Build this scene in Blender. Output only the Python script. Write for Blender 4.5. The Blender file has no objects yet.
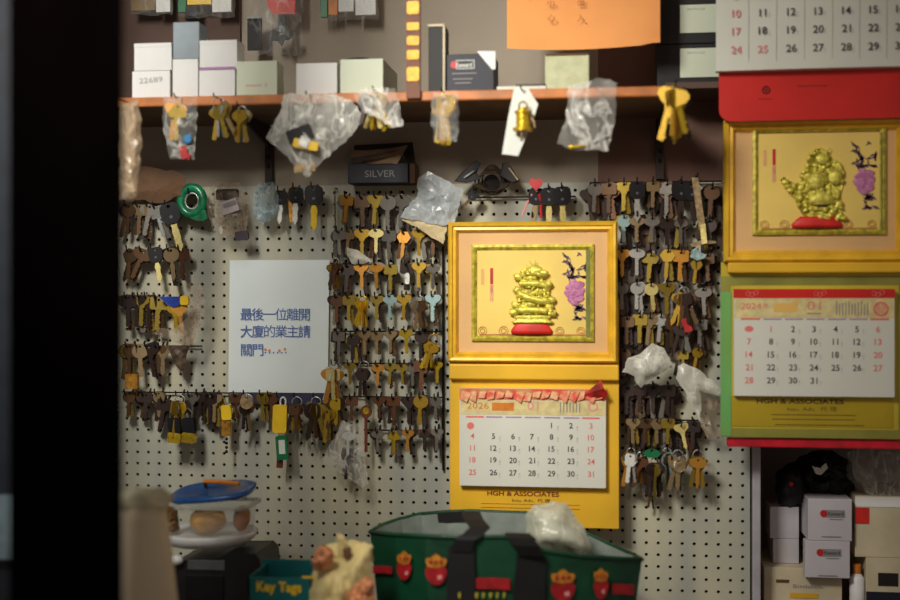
import bpy, math, random
from mathutils import Vector, Matrix, noise
from mathutils.geometry import tessellate_polygon, delaunay_2d_cdt
random.seed(7)
R = math.radians
scn = bpy.context.scene
col = scn.collection

# ------------------------------------------------------------------ camera
F = 1250.0                      # focal length in pixels (50 mm on a 36 mm sensor, 900 px wide)
TH = R(7.4)
DIST = 2.625
CAM = Vector((DIST * math.sin(TH), -DIST * math.cos(TH), 0))
FW = Vector((-math.sin(TH), math.cos(TH), 0))
RT = Vector((math.cos(TH), math.sin(TH), 0))
cd = bpy.data.cameras.new('camera'); cam = bpy.data.objects.new('camera', cd); col.objects.link(cam)
cam.location = CAM
cam.rotation_euler = (R(90), 0, TH)
cd.lens = 50; cd.sensor_width = 36; cd.clip_start = .02
cd.dof.use_dof = True; cd.dof.focus_distance = 2.64; cd.dof.aperture_fstop = 1.25
scn.camera = cam

def P(px, py, y=0.0):
    d = FW + RT * ((px - 450) / F) + Vector((0, 0, 1)) * ((300 - py) / F)
    t = (y - CAM.y) / d.y
    return CAM + d * t
def mpp(px, y):                 # metres per pixel there
    d = FW + RT * ((px - 450) / F)
    return (y - CAM.y) / d.y / F

# ------------------------------------------------------------------ materials
def lin(c):
    def f(v):
        v /= 255.0
        return v / 12.92 if v <= .04045 else ((v + .055) / 1.055) ** 2.4
    return (f(c[0]), f(c[1]), f(c[2]), 1)
MATS = {}
def mat(name, rgb, rough=.6, metal=0.0, var=.12, scale=30, bump=0.0, bscale=60, rnd=0.0, coat=0.0, emit=0.0, spec=.5, rgb2=None, sheen=0.0, stretch=None):
    if name in MATS: return MATS[name]
    m = bpy.data.materials.new(name); m.use_nodes = True
    nt = m.node_tree; b = nt.nodes['Principled BSDF']
    b.inputs['Roughness'].default_value = rough; b.inputs['Metallic'].default_value = metal
    b.inputs['Specular IOR Level'].default_value = spec
    if coat: b.inputs['Coat Weight'].default_value = coat; b.inputs['Coat Roughness'].default_value = .15
    if sheen: b.inputs['Sheen Weight'].default_value = sheen
    tc = nt.nodes.new('ShaderNodeTexCoord')
    n = nt.nodes.new('ShaderNodeTexNoise'); n.inputs['Scale'].default_value = scale; n.inputs['Detail'].default_value = 4
    if stretch:
        mp = nt.nodes.new('ShaderNodeMapping'); mp.inputs['Scale'].default_value = stretch
        nt.links.new(tc.outputs['Object'], mp.inputs['Vector']); nt.links.new(mp.outputs[0], n.inputs['Vector'])
    else: nt.links.new(tc.outputs['Object'], n.inputs['Vector'])
    mx = nt.nodes.new('ShaderNodeMix'); mx.data_type = 'RGBA'
    c = lin(rgb); d = lin(rgb2) if rgb2 else tuple(v * (1 - 2.2 * var) for v in c[:3]) + (1,)
    e = c if rgb2 else tuple(min(1, v * (1 + var)) for v in c[:3]) + (1,)
    rp = nt.nodes.new('ShaderNodeMapRange'); rp.inputs[1].default_value = .35; rp.inputs[2].default_value = .65
    nt.links.new(n.outputs['Fac'], rp.inputs[0]); nt.links.new(rp.outputs[0], mx.inputs['Factor'])
    mx.inputs[6].default_value = e; mx.inputs[7].default_value = d
    out = mx.outputs[2]
    if rnd:
        oi = nt.nodes.new('ShaderNodeObjectInfo'); mr = nt.nodes.new('ShaderNodeMapRange')
        mr.inputs[3].default_value = 1 - rnd; mr.inputs[4].default_value = 1 + rnd
        hs = nt.nodes.new('ShaderNodeHueSaturation')
        nt.links.new(oi.outputs['Random'], mr.inputs[0]); nt.links.new(mr.outputs[0], hs.inputs['Value'])
        nt.links.new(out, hs.inputs['Color']); out = hs.outputs[0]
    nt.links.new(out, b.inputs['Base Color'])
    if emit:
        nt.links.new(out, b.inputs['Emission Color']); b.inputs['Emission Strength'].default_value = emit
    if bump:
        n2 = nt.nodes.new('ShaderNodeTexNoise'); n2.inputs['Scale'].default_value = bscale; n2.inputs['Detail'].default_value = 5
        nt.links.new(tc.outputs['Object'], n2.inputs['Vector'])
        bp = nt.nodes.new('ShaderNodeBump'); bp.inputs['Strength'].default_value = bump; bp.inputs['Distance'].default_value = .004
        nt.links.new(n2.outputs['Fac'], bp.inputs['Height']); nt.links.new(bp.outputs[0], b.inputs['Normal'])
    MATS[name] = m; return m

def film(name, rgb, opacity, rough=.25, bscale=22, streak=.5, blotch=.25):
    """thin crinkled plastic film: mostly see-through; thin crease lines and patches read milky and glossy"""
    if name in MATS: return MATS[name]
    m = bpy.data.materials.new(name); m.use_nodes = True
    nt = m.node_tree; nt.nodes.clear(); L = nt.links.new
    def N(t, **k):
        n = nt.nodes.new(t)
        for a, b in k.items(): setattr(n, a, b)
        return n
    o = N('ShaderNodeOutputMaterial'); mx = N('ShaderNodeMixShader')
    tr = N('ShaderNodeBsdfTransparent'); b = N('ShaderNodeBsdfPrincipled')
    b.inputs['Base Color'].default_value = lin(rgb); b.inputs['Roughness'].default_value = rough
    b.inputs['Specular IOR Level'].default_value = .5
    tc = N('ShaderNodeTexCoord'); mp = N('ShaderNodeMapping'); mp.inputs['Rotation'].default_value = (.3, .9, .2); mp.inputs['Scale'].default_value = (1, 1, .55)
    L(tc.outputs['Object'], mp.inputs['Vector'])
    n = N('ShaderNodeTexNoise'); n.inputs['Scale'].default_value = bscale; n.inputs['Detail'].default_value = 3; n.inputs['Distortion'].default_value = .8
    n2 = N('ShaderNodeTexNoise'); n2.inputs['Scale'].default_value = bscale * .45; n2.inputs['Detail'].default_value = 2
    L(mp.outputs[0], n.inputs['Vector']); L(mp.outputs[0], n2.inputs['Vector'])
    s1 = N('ShaderNodeMath', operation='SUBTRACT'); s1.inputs[1].default_value = .5; L(n.outputs['Fac'], s1.inputs[0])
    ab = N('ShaderNodeMath', operation='ABSOLUTE'); L(s1.outputs[0], ab.inputs[0])
    cr = N('ShaderNodeMapRange'); cr.inputs[1].default_value = 0; cr.inputs[2].default_value = .045; cr.inputs[3].default_value = streak; cr.inputs[4].default_value = 0; L(ab.outputs[0], cr.inputs[0])
    bl = N('ShaderNodeMapRange'); bl.inputs[1].default_value = .45; bl.inputs[2].default_value = .7; bl.inputs[3].default_value = opacity; bl.inputs[4].default_value = opacity + blotch; L(n2.outputs['Fac'], bl.inputs[0])
    ad = N('ShaderNodeMath', operation='ADD', use_clamp=True); L(cr.outputs[0], ad.inputs[0]); L(bl.outputs[0], ad.inputs[1])
    bp = N('ShaderNodeBump'); bp.inputs['Strength'].default_value = .5; bp.inputs['Distance'].default_value = .004
    L(n.outputs['Fac'], bp.inputs['Height']); L(bp.outputs[0], b.inputs['Normal'])
    L(ad.outputs[0], mx.inputs[0]); L(tr.outputs[0], mx.inputs[1]); L(b.outputs[0], mx.inputs[2]); L(mx.outputs[0], o.inputs[0])
    MATS[name] = m; return m

K = {}
def kmat(name, rgb, metal=.55, rough=.42): K[name] = mat('metal_' + name, rgb, rough, metal, var=.2, scale=90, rnd=.22)
kmat('brass', (204, 164, 58), .6, .34); kmat('gold', (246, 200, 56), .65, .25); kmat('pale', (238, 218, 140), .3, .4)
kmat('orange', (206, 146, 58)); kmat('olive', (158, 134, 50)); kmat('brown', (104, 76, 50), .4)
kmat('dark', (62, 46, 42), .3); kmat('grey', (126, 120, 112)); kmat('silver', (198, 200, 196), .5, .35)
kmat('ice', (160, 190, 190), .35); kmat('tan', (160, 136, 98), .4); kmat('white', (236, 236, 228), .2); kmat('copper', (108, 70, 46), .45)
M = dict(
    wall=mat('wall_paint', (172, 160, 144), .85, var=.06, scale=3, bump=.15, bscale=120),
    wall_red=mat('wall_paint_reddish', (130, 98, 86), .85, var=.06, scale=3),
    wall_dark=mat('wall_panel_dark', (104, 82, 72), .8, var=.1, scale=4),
    peg=mat('pegboard_white', (208, 202, 174), .5, rgb2=(168, 170, 160), scale=4, stretch=(2.2, 1, .45), bump=.06, bscale=200),
    peg_in=mat('peg_hole_dark', (26, 20, 18), .9),
    wood=mat('shelf_wood', (206, 124, 60), .5, var=.18, scale=14, coat=.2),
    wood_dark=mat('shelf_underside', (120, 92, 72), .8, var=.1, scale=9),
    black=mat('black_plastic', (22, 20, 24), .5, var=.1, spec=.3),
    blackm=mat('black_matt', (26, 21, 22), .8, var=.15),
    doorblack=mat('door_frame_black', (5, 3, 3), 1.0, var=.2, scale=4, spec=0),
    wire=mat('black_wire', (30, 24, 24), .5, .3),
    paper=mat('white_paper', (226, 226, 214), .7, var=.02, scale=6),
    notice=mat('notice_paper', (232, 242, 242), .6, var=.025, scale=5),
    ink=mat('ink_black', (70, 68, 70), .7, var=0), inkred=mat('ink_red', (236, 122, 112), .7, var=0), inkgrey=mat('ink_grey', (140, 138, 140), .7, var=0),
    inkpink=mat('ink_pink', (232, 150, 150), .7, var=0), inkblue=mat('ink_blue', (84, 112, 178), .7, var=0), inkmaroon=mat('ink_maroon', (120, 24, 18), .7, var=0),
    inkbrown=mat('ink_brown', (92, 66, 24), .7, var=0),
    inkpurple=mat('ink_purple', (178, 130, 180), .7, var=0), cream=mat('cream_print', (228, 210, 150), .7, var=.08, scale=60),
    boxwhite=mat('carton_white', (240, 240, 238), .7, var=.03, scale=8), boxgreen=mat('carton_greenish', (222, 230, 208), .7, var=.03, scale=8),
    boxblue=mat('carton_blue_grey', (156, 168, 178), .6, var=.08, scale=12), boxcream=mat('carton_cream', (214, 200, 168), .75, var=.08, scale=12),
    gold=mat('gilt_moulding', (248, 196, 54), .36, .12, var=.08, scale=25), goldboard=mat('gold_card', (246, 192, 44), .5, .1, var=.08, scale=5),
    goldgreen=mat('gold_green_card', (206, 184, 54), .45, .1, var=.10, scale=5), greenfoil=mat('green_foil', (120, 190, 110), .35, .2, var=.2, scale=7, rgb2=(126, 176, 92)),
    mat_pink=mat('mount_salmon', (230, 184, 124), .7, var=.04, scale=7), olivegold=mat('inner_lip_olive_gold', (206, 190, 66), .45, .2, var=.2, scale=90),
    picture=mat('picture_gold_ground', (250, 216, 112), .55, .0, var=.05, scale=6), figurine=mat('figurine_gold', (246, 226, 96), .36, .3, var=.18, scale=120, bump=.4, bscale=300),
    red=mat('red_card', (214, 30, 22), .45, var=.08, scale=5), redfab=mat('red_satin', (226, 44, 34), .5, var=.1, scale=30), redtag=mat('red_plastic', (196, 36, 40), .5),
    peony=mat('peony_pink', (214, 140, 178), .6, var=.25, scale=150, rgb2=(176, 100, 150)), leaf=mat('leaf_purple', (120, 88, 108), .6, var=.2, scale=90),
    orangepaper=mat('orange_paper', (255, 168, 92), .7, var=.05, scale=6), navy=mat('navy_card', (22, 21, 42), .55, var=.1),
    maroonstrip=mat('strip_brown', (120, 72, 46), .6), sticker=mat('sticker_glow_yellow', (255, 190, 70), .6, emit=.22, var=.12, scale=80),  # sticker yellow carries its own emission; no lamp shines through the strip
    yellow=mat('yellow_plastic', (250, 206, 36), .4, var=.05), green=mat('green_plastic', (16, 122, 72), .4, var=.1), label=mat('label_white', (226, 230, 222), .6, var=.04),
    blue=mat('blue_plastic', (28, 84, 150), .3, var=.08, coat=.3), bluetag=mat('blue_tag', (36, 70, 170), .4), cyan=mat('cyan_dot', (60, 150, 214), .4),
    teal=mat('teal_card', (12, 104, 106), .5, var=.06), bag=mat('green_woven_bag', (8, 70, 44), .5, var=.15, scale=16, bump=.2, bscale=40, coat=.15),
    bag_in=mat('bag_lining', (146, 156, 148), .6, var=.08), crown=mat('crown_gold', (206, 132, 40), .5, var=.2, scale=90), straps=mat('strap_black', (17, 15, 18), .7, var=.15),
    yellowprint=mat('yellow_print', (196, 178, 48), .6), redprint=mat('red_print', (176, 26, 36), .5, var=.15, scale=60), silk=mat('cream_silk', (236, 214, 146), .45, var=.12, scale=18, bump=.4, bscale=40, sheen=.3),
    silkpeach=mat('peach_lace', (232, 152, 104), .6, var=.3, scale=120, bump=.6, bscale=220), brownpaper=mat('brown_paper', (112, 82, 58), .8, var=.1, scale=10),
    beige=mat('beige_card', (236, 220, 190), .8, var=.06, scale=5), fluff=mat('pale_fluff', (232, 224, 190), .9, var=.1), greypl=mat('grey_plastic', (92, 90, 96), .5), white=mat('white_plastic', (240, 240, 240), .4, var=.04),
    food=mat('yellow_food', (222, 160, 30), .6, var=.2), post=mat('cabinet_post', (176, 172, 180), .5, var=.05), counter=mat('counter_laminate', (120, 108, 92), .5), floor=mat('floor_tile', (110, 100, 90), .6),
    recess=mat('recess_panel', (168, 152, 146), .8, var=.1, scale=4), leather=mat('brown_leather', (110, 52, 34), .5), orangestick=mat('orange_stick', (226, 132, 40), .5), tissue=mat('white_tissue', (222, 222, 206), .6, var=.08, scale=50, bump=.5, bscale=60),
    dimblue=mat('dim_blue_panel', (30, 36, 48), .6), paleblue=mat('pale_blue_sticker', (130, 150, 160), .6), drag=mat('strip_black', (20, 18, 20), .6), tape=mat('green_tape', (20, 130, 84), .35, var=.25, scale=60, coat=.3),
)
CLEAR = film('clear_film', (236, 236, 228), .06, streak=.30, blotch=.12)
MILKY = film('milky_film', (240, 240, 232), .16, streak=.42, blotch=.36)
GREYF = film('grey_film', (196, 204, 208), .55, streak=.3, blotch=.25)
FROST = film('frosted_film', (228, 226, 214), .42, streak=.4, blotch=.4)
DIMF = film('dim_film', (190, 168, 144), .12, streak=.34, blotch=.2)
PACKF = film('pack_film', (236, 236, 232), .05, streak=.12, blotch=.08)
BAGF = film('thin_bag_film', (240, 238, 230), .08, streak=.42, blotch=.22)
TUB = film('clear_tub_plastic', (214, 214, 208), .15, streak=.03, bscale=6, blotch=.04)

# ------------------------------------------------------------------ objects
def tag(o, label=None, cat=None, group=None, kind=None):
    if label: o['label'] = label
    if cat: o['category'] = cat
    if group: o['group'] = group
    if kind: o['kind'] = kind
    return o
def thing(name, label, cat, loc, group=None):
    o = bpy.data.objects.new(name, None); col.objects.link(o); o.empty_display_size = .02
    o.location = loc
    return tag(o, label, cat, group)

class MB:
    def __init__(s): s.v = []; s.f = []
    def add(s, vs, fs):
        n = len(s.v); s.v += [tuple(v) for v in vs]; s.f += [tuple(i + n for i in f) for f in fs]; return s
    def box(s, x0, x1, y0, y1, z0, z1):
        return s.add([(x0, y0, z0), (x1, y0, z0), (x1, y1, z0), (x0, y1, z0), (x0, y0, z1), (x1, y0, z1), (x1, y1, z1), (x0, y1, z1)],
                     [(0, 3, 2, 1), (4, 5, 6, 7), (0, 1, 5, 4), (1, 2, 6, 5), (2, 3, 7, 6), (3, 0, 4, 7)])
    def ext(s, outer, holes, y0, y1):
        """2-D outline in XZ (with holes) extruded from y0 (front) to y1"""
        loops = [outer] + list(holes)
        tri = tessellate_polygon([[Vector((a, b, 0)) for a, b in l] for l in loops])
        flat = [p for l in loops for p in l]; n = len(flat)
        vs = [(a, y0, b) for a, b in flat] + [(a, y1, b) for a, b in flat]
        fs = [t for t in tri] + [tuple(i + n for i in reversed(t)) for t in tri]
        k = 0
        for l in loops:
            m = len(l)
            for i in range(m): a = k + i; b = k + (i + 1) % m; fs.append((a, b, b + n, a + n))
            k += m
        return s.add(vs, fs)
    def tube(s, pts, r, seg=6, closed=False):
        pts = [Vector(p) for p in pts]; n = len(pts); vs = []; rr = r if isinstance(r, (list, tuple)) else [r] * n
        for i, p in enumerate(pts):
            a = pts[(i - 1) % n] if (closed or i > 0) else p; b = pts[(i + 1) % n] if (closed or i < n - 1) else p
            t = (b - a).normalized(); u = t.cross(Vector((.13, .31, .94)))
            if u.length < .05: u = t.cross(Vector((1, 0, 0)))
            u.normalize(); w = t.cross(u)
            vs += [p + (u * math.cos(q * 2 * math.pi / seg) + w * math.sin(q * 2 * math.pi / seg)) * rr[i] for q in range(seg)]
        fs = []
        for i in range(n if closed else n - 1):
            j = (i + 1) % n
            for q in range(seg): q2 = (q + 1) % seg; fs.append((i * seg + q, i * seg + q2, j * seg + q2, j * seg + q))
        if not closed: fs += [tuple(range(seg - 1, -1, -1)), tuple((n - 1) * seg + q for q in range(seg))]
        return s.add(vs, fs)
    def ring(s, c, R_, r, ry=None, n=18, axis='y', seg=6):
        ry = ry or R_; c = Vector(c)
        f = {'y': lambda a: Vector((R_ * math.cos(a), 0, ry * math.sin(a))), 'x': lambda a: Vector((0, R_ * math.cos(a), ry * math.sin(a))), 'z': lambda a: Vector((R_ * math.cos(a), ry * math.sin(a), 0))}[axis]
        return s.tube([c + f(2 * math.pi * i / n) for i in range(n)], r, seg, True)
    def lathe(s, prof, c, seg=28, axis='z', sx=1, sy=1):
        c = Vector(c); vs = []
        for r, h in prof:
            for q in range(seg):
                a = 2 * math.pi * q / seg
                p = Vector((r * math.cos(a) * sx, r * math.sin(a) * sy, h)) if axis == 'z' else Vector((r * math.cos(a) * sx, -h, r * math.sin(a) * sy))
                vs.append(c + p)
        n = len(prof); fs = [(i * seg + q, i * seg + (q + 1) % seg, (i + 1) * seg + (q + 1) % seg, (i + 1) * seg + q) for i in range(n - 1) for q in range(seg)]
        fs += [tuple(range(seg - 1, -1, -1)), tuple((n - 1) * seg + q for q in range(seg))]
        return s.add(vs, fs)
    def ball(s, c, rx, ry, rz, nz=0.0, seg=12, rings=8, seed=0):
        c = Vector(c); vs = []; fs = []
        for i in range(rings + 1):
            t = math.pi * i / rings
            for q in range(seg):
                a = 2 * math.pi * q / seg; d = Vector((math.sin(t) * math.cos(a), math.sin(t) * math.sin(a), math.cos(t)))
                k = 1 + nz * noise.noise(d * 2.1 + Vector((seed, seed * .7, 0)))
                vs.append(c + Vector((d.x * rx, d.y * ry, d.z * rz)) * k)
        for i in range(rings):
            for q in range(seg): fs.append((i * seg + q, (i + 1) * seg + q, (i + 1) * seg + (q + 1) % seg, i * seg + (q + 1) % seg))
        return s.add(vs, fs)
    def frame(s, x0, x1, z0, z1, prof):
        """mitred rectangular moulding; prof = (inward offset, y) points"""
        vs = []; n = len(prof)
        for o, y in prof: vs += [(x0 + o, y, z0 + o), (x1 - o, y, z0 + o), (x1 - o, y, z1 - o), (x0 + o, y, z1 - o)]
        fs = [(i * 4 + q, i * 4 + (q + 1) % 4, (i + 1) * 4 + (q + 1) % 4, (i + 1) * 4 + q) for i in range(n - 1) for q in range(4)]
        return s.add(vs, fs)
    def text(s, body, x, z, h, y, align='c', w=None, vert=False, bold=0.0, rot=0.0):
        v, f = glyphs(body, bold)
        if not v: return s
        xs = [p[0] for p in v]; a, b = min(xs), max(xs); k = h / .72; kx = k if w is None else w / max(1e-6, b - a)
        ox = -(a + b) / 2 if align == 'c' else -a
        cs, sn = math.cos(rot), math.sin(rot)
        out = []
        for p in v:
            u = (p[0] + ox) * kx; t = (p[1] - .36) * k
            out.append((x + u * cs - t * sn, y, z + u * sn + t * cs))
        return s.add(out, f)
    def build(s, name, m, parent=None, smooth=False, bevel=0, xf=None):
        off = Vector(parent_world(parent)) if parent is not None else Vector((0, 0, 0))
        me = bpy.data.meshes.new(name)
        vs = [Vector(v) - off for v in s.v]
        me.from_pydata(vs, [], s.f); me.materials.append(m); me.update()
        if smooth: me.polygons.foreach_set('use_smooth', [True] * len(me.polygons))
        o = bpy.data.objects.new(name, me); col.objects.link(o)
        if parent is not None: o.parent = parent
        if bevel:
            b = o.modifiers.new('bevel', 'BEVEL'); b.width = bevel; b.segments = 2; b.limit_method = 'ANGLE'
        return o
def parent_world(p):
    v = Vector((0, 0, 0))
    while p is not None: v += p.location; p = p.parent
    return v
GC = {}
def glyphs(body, bold):
    k = (body, bold)
    if k not in GC:
        c = bpy.data.curves.new('glyphs', 'FONT'); c.body = body; c.resolution_u = 3; c.offset = bold
        o = bpy.data.objects.new('glyphs', c); m = o.to_mesh()
        GC[k] = ([tuple(v.co) for v in m.vertices], [tuple(p.vertices) for p in m.polygons])
        o.to_mesh_clear(); bpy.data.objects.remove(o); bpy.data.curves.remove(c)
    return GC[k]
class Pl:
    """a plane parallel to the wall at depth y: pixel rows/columns of the photo turned into metres on it"""
    def __init__(s, y, xm): s.y = y; s.xm = xm; s.k = mpp(xm, y)
    def X(s, px): return P(px, 300, s.y).x
    def Z(s, py): return P(s.xm, py, s.y).z
    def r(s, x0, y0, x1, y1): return s.X(x0), s.X(x1), s.Z(y1), s.Z(y0)
    def box(s, mb, x0, y0, x1, y1, d0, d1):
        a, b, c, d = s.r(x0, y0, x1, y1); return mb.box(a, b, d0, d1, c, d)

def struct(name, mb, m, bevel=0):
    return tag(mb.build(name, m, bevel=bevel), kind='structure')

# ------------------------------------------------------------------ the room
B = Pl(0, 440)
ZTOP = P(440, -60).z; ZPEG = B.Z(184); XL = B.X(-160); XR = B.X(1060); XPEG = B.X(750)
ZREC = P(830, 442).z; ZC = -.665; ZF = -1.5
struct('wall_back', MB().box(XL, B.X(598), .012, .06, ZPEG, 1.0), M['wall'])
struct('wall_east', MB().box(B.X(598), XR, .012, .06, ZPEG, 1.0), M['wall_red'])
struct('wall_lower', MB().box(XL, XPEG + .006, .014, .06, ZF, ZPEG), M['peg_in'])
struct('wall_cabinet_face', MB().box(XPEG + .02, XR, .0, .06, ZREC, ZPEG), M['wall_red'])
rec = MB(); rec.box(XPEG + .02, XR, .38, .40, ZF, ZREC + .06); rec.box(XPEG + .0, XPEG + .02, .06, .38, ZF, ZREC + .06); rec.box(XPEG + .02, XR, .06, .38, ZREC + .04, ZREC + .06)
rec.box(XR - .02, XR, .06, .38, ZF, ZREC + .06)
struct('wall_recess', rec, M['recess'])
struct('trim_1', MB().box(XPEG + .004, XPEG + .02, -.012, .06, ZF, ZREC + .03), M['post'], .002)
struct('floor', MB().box(XL - 1.4, XR + .8, -3.6, .4, ZF - .04, ZF), M['floor'])
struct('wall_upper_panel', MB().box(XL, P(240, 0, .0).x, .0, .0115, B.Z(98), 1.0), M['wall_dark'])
# pegboard with real holes
pitch = .02425
n0 = P(191.5, 239.6); gx0 = n0.x; gz0 = P(250, 239.0).z
def pegboard():
    mb = MB(); x0 = XL + .35; x1 = XPEG; z1 = ZPEG; z0 = ZC - .05
    i0 = math.ceil((x0 - gx0) / pitch + .5); i1 = math.floor((x1 - gx0) / pitch - .5)
    j0 = math.ceil((z0 - gz0) / pitch + .5); j1 = math.floor((z1 - gz0) / pitch - .4)
    r = .0036; N = 8
    for i in range(i0, i1 + 1):
        for j in range(j0, j1 + 1):
            cx = gx0 + i * pitch; cz = gz0 + j * pitch; h = pitch / 2
            sq = []
            for q in range(N):
                a = 2 * math.pi * q / N; c, s_ = math.cos(a), math.sin(a); k = h / max(abs(c), abs(s_)); sq.append((cx + c * k, 0, cz + s_ * k))
            ci = [(cx + r * math.cos(2 * math.pi * q / N), 0, cz + r * math.sin(2 * math.pi * q / N)) for q in range(N)]
            cb = [(a, .006, b) for a, _, b in ci]
            mb.add(sq + ci + cb, [(q, (q + 1) % N, N + (q + 1) % N, N + q) for q in range(N)] + [(N + q, N + (q + 1) % N, 2 * N + (q + 1) % N, 2 * N + q) for q in range(N)])
    xa = gx0 + (i0 - .5) * pitch; xb = gx0 + (i1 + .5) * pitch; za = gz0 + (j0 - .5) * pitch; zb = gz0 + (j1 + .5) * pitch
    if z1 - zb > .0005: mb.box(xa, x1, 0, .006, zb, z1)
    if x1 - xb > .0005: mb.box(xb, x1, 0, .006, za, zb)
    o = mb.build('pegboard', M['peg'])
    return tag(o, 'large off-white perforated pegboard mounted on the wall below the wooden shelf', 'pegboard')
pegboard()
# counter, shelf
cn = thing('counter', 'plain laminate counter below the pegboard carrying the green bag', 'counter', (0, -.45, ZF))
MB().box(XL + .5, XR - .6, -.95, -.002, ZC - .035, ZC).build('worktop', M['counter'], cn, bevel=.004)
MB().box(XL + .55, XPEG - .02, -.90, -.03, ZF, ZC - .036).build('cabinet', M['wood_dark'], cn)
YS = -.29
S_ = Pl(YS, 400)
sx0 = P(120, 100, YS).x; sx1 = P(671, 90, YS).x; sz1 = P(400, 91.5, YS).z; sz0 = P(400, 101.5, YS).z
sh = thing('wooden_shelf', 'long wooden shelf with orange-brown front edge above the pegboard', 'shelf', ((sx0 + sx1) / 2, YS / 2, sz0))
MB().box(sx0 - .2, sx1, YS + .012, -.001, sz0 + .002, sz1).build('board', M['wood_dark'], sh)
MB().box(sx0 - .2, sx1, YS, YS + .0115, sz0, sz1).build('front_edge', M['wood'], sh, bevel=.003)
for i, px in enumerate((268, 660)):
    p = P(px, 150, -.012)
    t = thing('shelf_bracket', ['black metal bracket upright under the shelf behind the big clear bag', 'black metal bracket upright under the shelf end with hanging gold keys'][i], 'bracket', (p.x, 0, B.Z(186)))
    zt = sz0 - .001
    MB().box(p.x - .008, p.x + .008, -.008, .011, B.Z(182), zt).build('upright', mat('bracket_brown', (58, 46, 42), .6, .2), t)
    MB().add([(p.x + s * .003, y, z) for s in (-1, 1) for y, z in ((-.008, zt), (-.22, zt), (-.22, zt - .012), (-.008, zt - .045))], [(0, 1, 2, 3), (7, 6, 5, 4), (0, 4, 5, 1), (1, 5, 6, 2), (2, 6, 7, 3), (3, 7, 4, 0)]).build('arm', mat('bracket_brown', (58, 46, 42), .6, .2), t)
    for q in range(4):
        z = B.Z(176) + .02 + q * .02
        MB().box(p.x - .003, p.x + .003, -.0105, -.0082, z, z + .009).build('slot', M['peg_in'], t)
# narrow dark ledge under the black cartons
lx0 = P(664, 88, -.1).x; lz = P(690, 86.5, -.1).z
tag(MB().box(lx0, XR - .1, -.1515, .011, lz - .012, lz).build('ledge', M['wall_dark']), 'narrow dark ledge carrying the black cartons beside the top calendar', 'ledge')

# ------------------------------------------------------------------ keys
def circ(cx, cz, r, n=14, a0=0, rz=None): return [(cx + r * math.cos(a0 + 2 * math.pi * i / n), cz + (rz or r) * math.sin(a0 + 2 * math.pi * i / n)) for i in range(n)]
BOWS = {
    'round': circ(0, -.13, .235, 18), 'oval': circ(0, -.10, .29, 18, 0, .19),
    'clover': [((.205 * (1 + .2 * math.cos(3 * a + math.pi / 2))) * 1.1 * math.cos(a), -.13 + .205 * (1 + .2 * math.cos(3 * a + math.pi / 2)) * math.sin(a)) for a in [2 * math.pi * i / 24 for i in range(24)]],
    'fan': [(-.2, .09), (.2, .09), (.27, .03), (.28, -.06), (.21, -.17), (.1, -.25), (.085, -.33), (-.085, -.33), (-.1, -.25), (-.21, -.17), (-.28, -.06), (-.27, .03)],
    'square': [(-.2, .09), (.2, .09), (.24, .05), (.24, -.25), (.2, -.3), (-.2, -.3), (-.24, -.25), (-.24, .05)],
    'hex': circ(0, -.13, .25, 6), 'three': [(-.12, .09), (.12, .09), (.16, .0), (.27, -.04), (.28, -.17), (.17, -.26), (.08, -.3), (-.08, -.3), (-.17, -.26), (-.28, -.17), (-.27, -.04), (-.16, 0)],
}
def blade_outline(kind, seed):
    rnd = random.Random(seed); w = .085; pts = [(-w, -.28), (w, -.28)]
    if kind == 'double':
        z = -.36
        L_ = []; 
        while z > -.9: d = rnd.uniform(0, .03); pts.append((w - d, z)); L_.append((-w + d, z)); z -= .06
        return pts + [(0, -.97)] + L_[::-1]
    z = -.34; pts.append((w, z)); z -= .03
    while z > -.88:
        pts.append((w - rnd.uniform(.02, .075), z)); z -= .045
        pts.append((w - rnd.uniform(0, .03), z)); z -= .03
    return pts + [(.02, -.96), (-w, -.93)]
MC = {}
def kmesh(which, shape, colr, seed=0):
    k = (which, shape, colr, seed)
    if k in MC: return MC[k]
    mb = MB()
    if which == 'bow':
        mb.ext([(a_ * 1.12, b_) for a_, b_ in BOWS[shape]], [circ(0, 0 if shape != 'round' else .01, .045, 8)], -.02, .02)
    elif which == 'blade':
        mb.ext(blade_outline(shape, seed), [], -.014, .014)
        mb.box(-.035, -.015, -.018, -.013, -.85, -.3)
    elif which == 'head':       # plastic car-key head
        mb.ext([(a_ * .76, b_ * .86) for a_, b_ in ((-.16, .09), (.16, .09), (.25, .03), (.28, -.12), (.25, -.32), (.14, -.42), (-.14, -.42), (-.25, -.32), (-.28, -.12), (-.25, .03))], [circ(0, .005, .04, 8)], -.06, .06)
    elif which == 'button':
        mb.ext(circ(0, -.22, .035, 10), [], -.066, -.058)
    me = bpy.data.meshes.new('key_' + which); me.from_pydata([Vector(v) for v in mb.v], [], mb.f)
    me.materials.append(colr if not isinstance(colr, str) else K[colr]); me.update()
    MC[k] = me; return me
def child(name, me, parent, sub=None):
    o = bpy.data.objects.new(name, me); col.objects.link(o); o.parent = parent; return o
def key_parts(root, shape, colr, seed):
    if shape == 'car':
        child('plastic_head', kmesh('head', '', M['black']), root); child('blade', kmesh('blade', 'double', colr, seed % 3), root)
        child('button', kmesh('button', '', M['greypl']), root)
    else:
        child('bow', kmesh('bow', shape, colr), root); child('blade', kmesh('blade', 'double' if seed % 5 == 0 else 'single', colr, seed % 4), root)
def place_key(px, py, L, shape, colr, tilt, y, label, group, seed, yaw=None):
    p = P(px, py, y); k = thing('key' if shape != 'car' else 'car_key', label, 'key', p, group)
    k.rotation_euler = (R(random.uniform(-3, 3)), R(tilt), R(random.uniform(-14, 14) if yaw is None else yaw)); s = L * mpp(px, y) / 1.05
    k.scale = (s, s, s); key_parts(k, shape, colr, seed); return k
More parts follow.
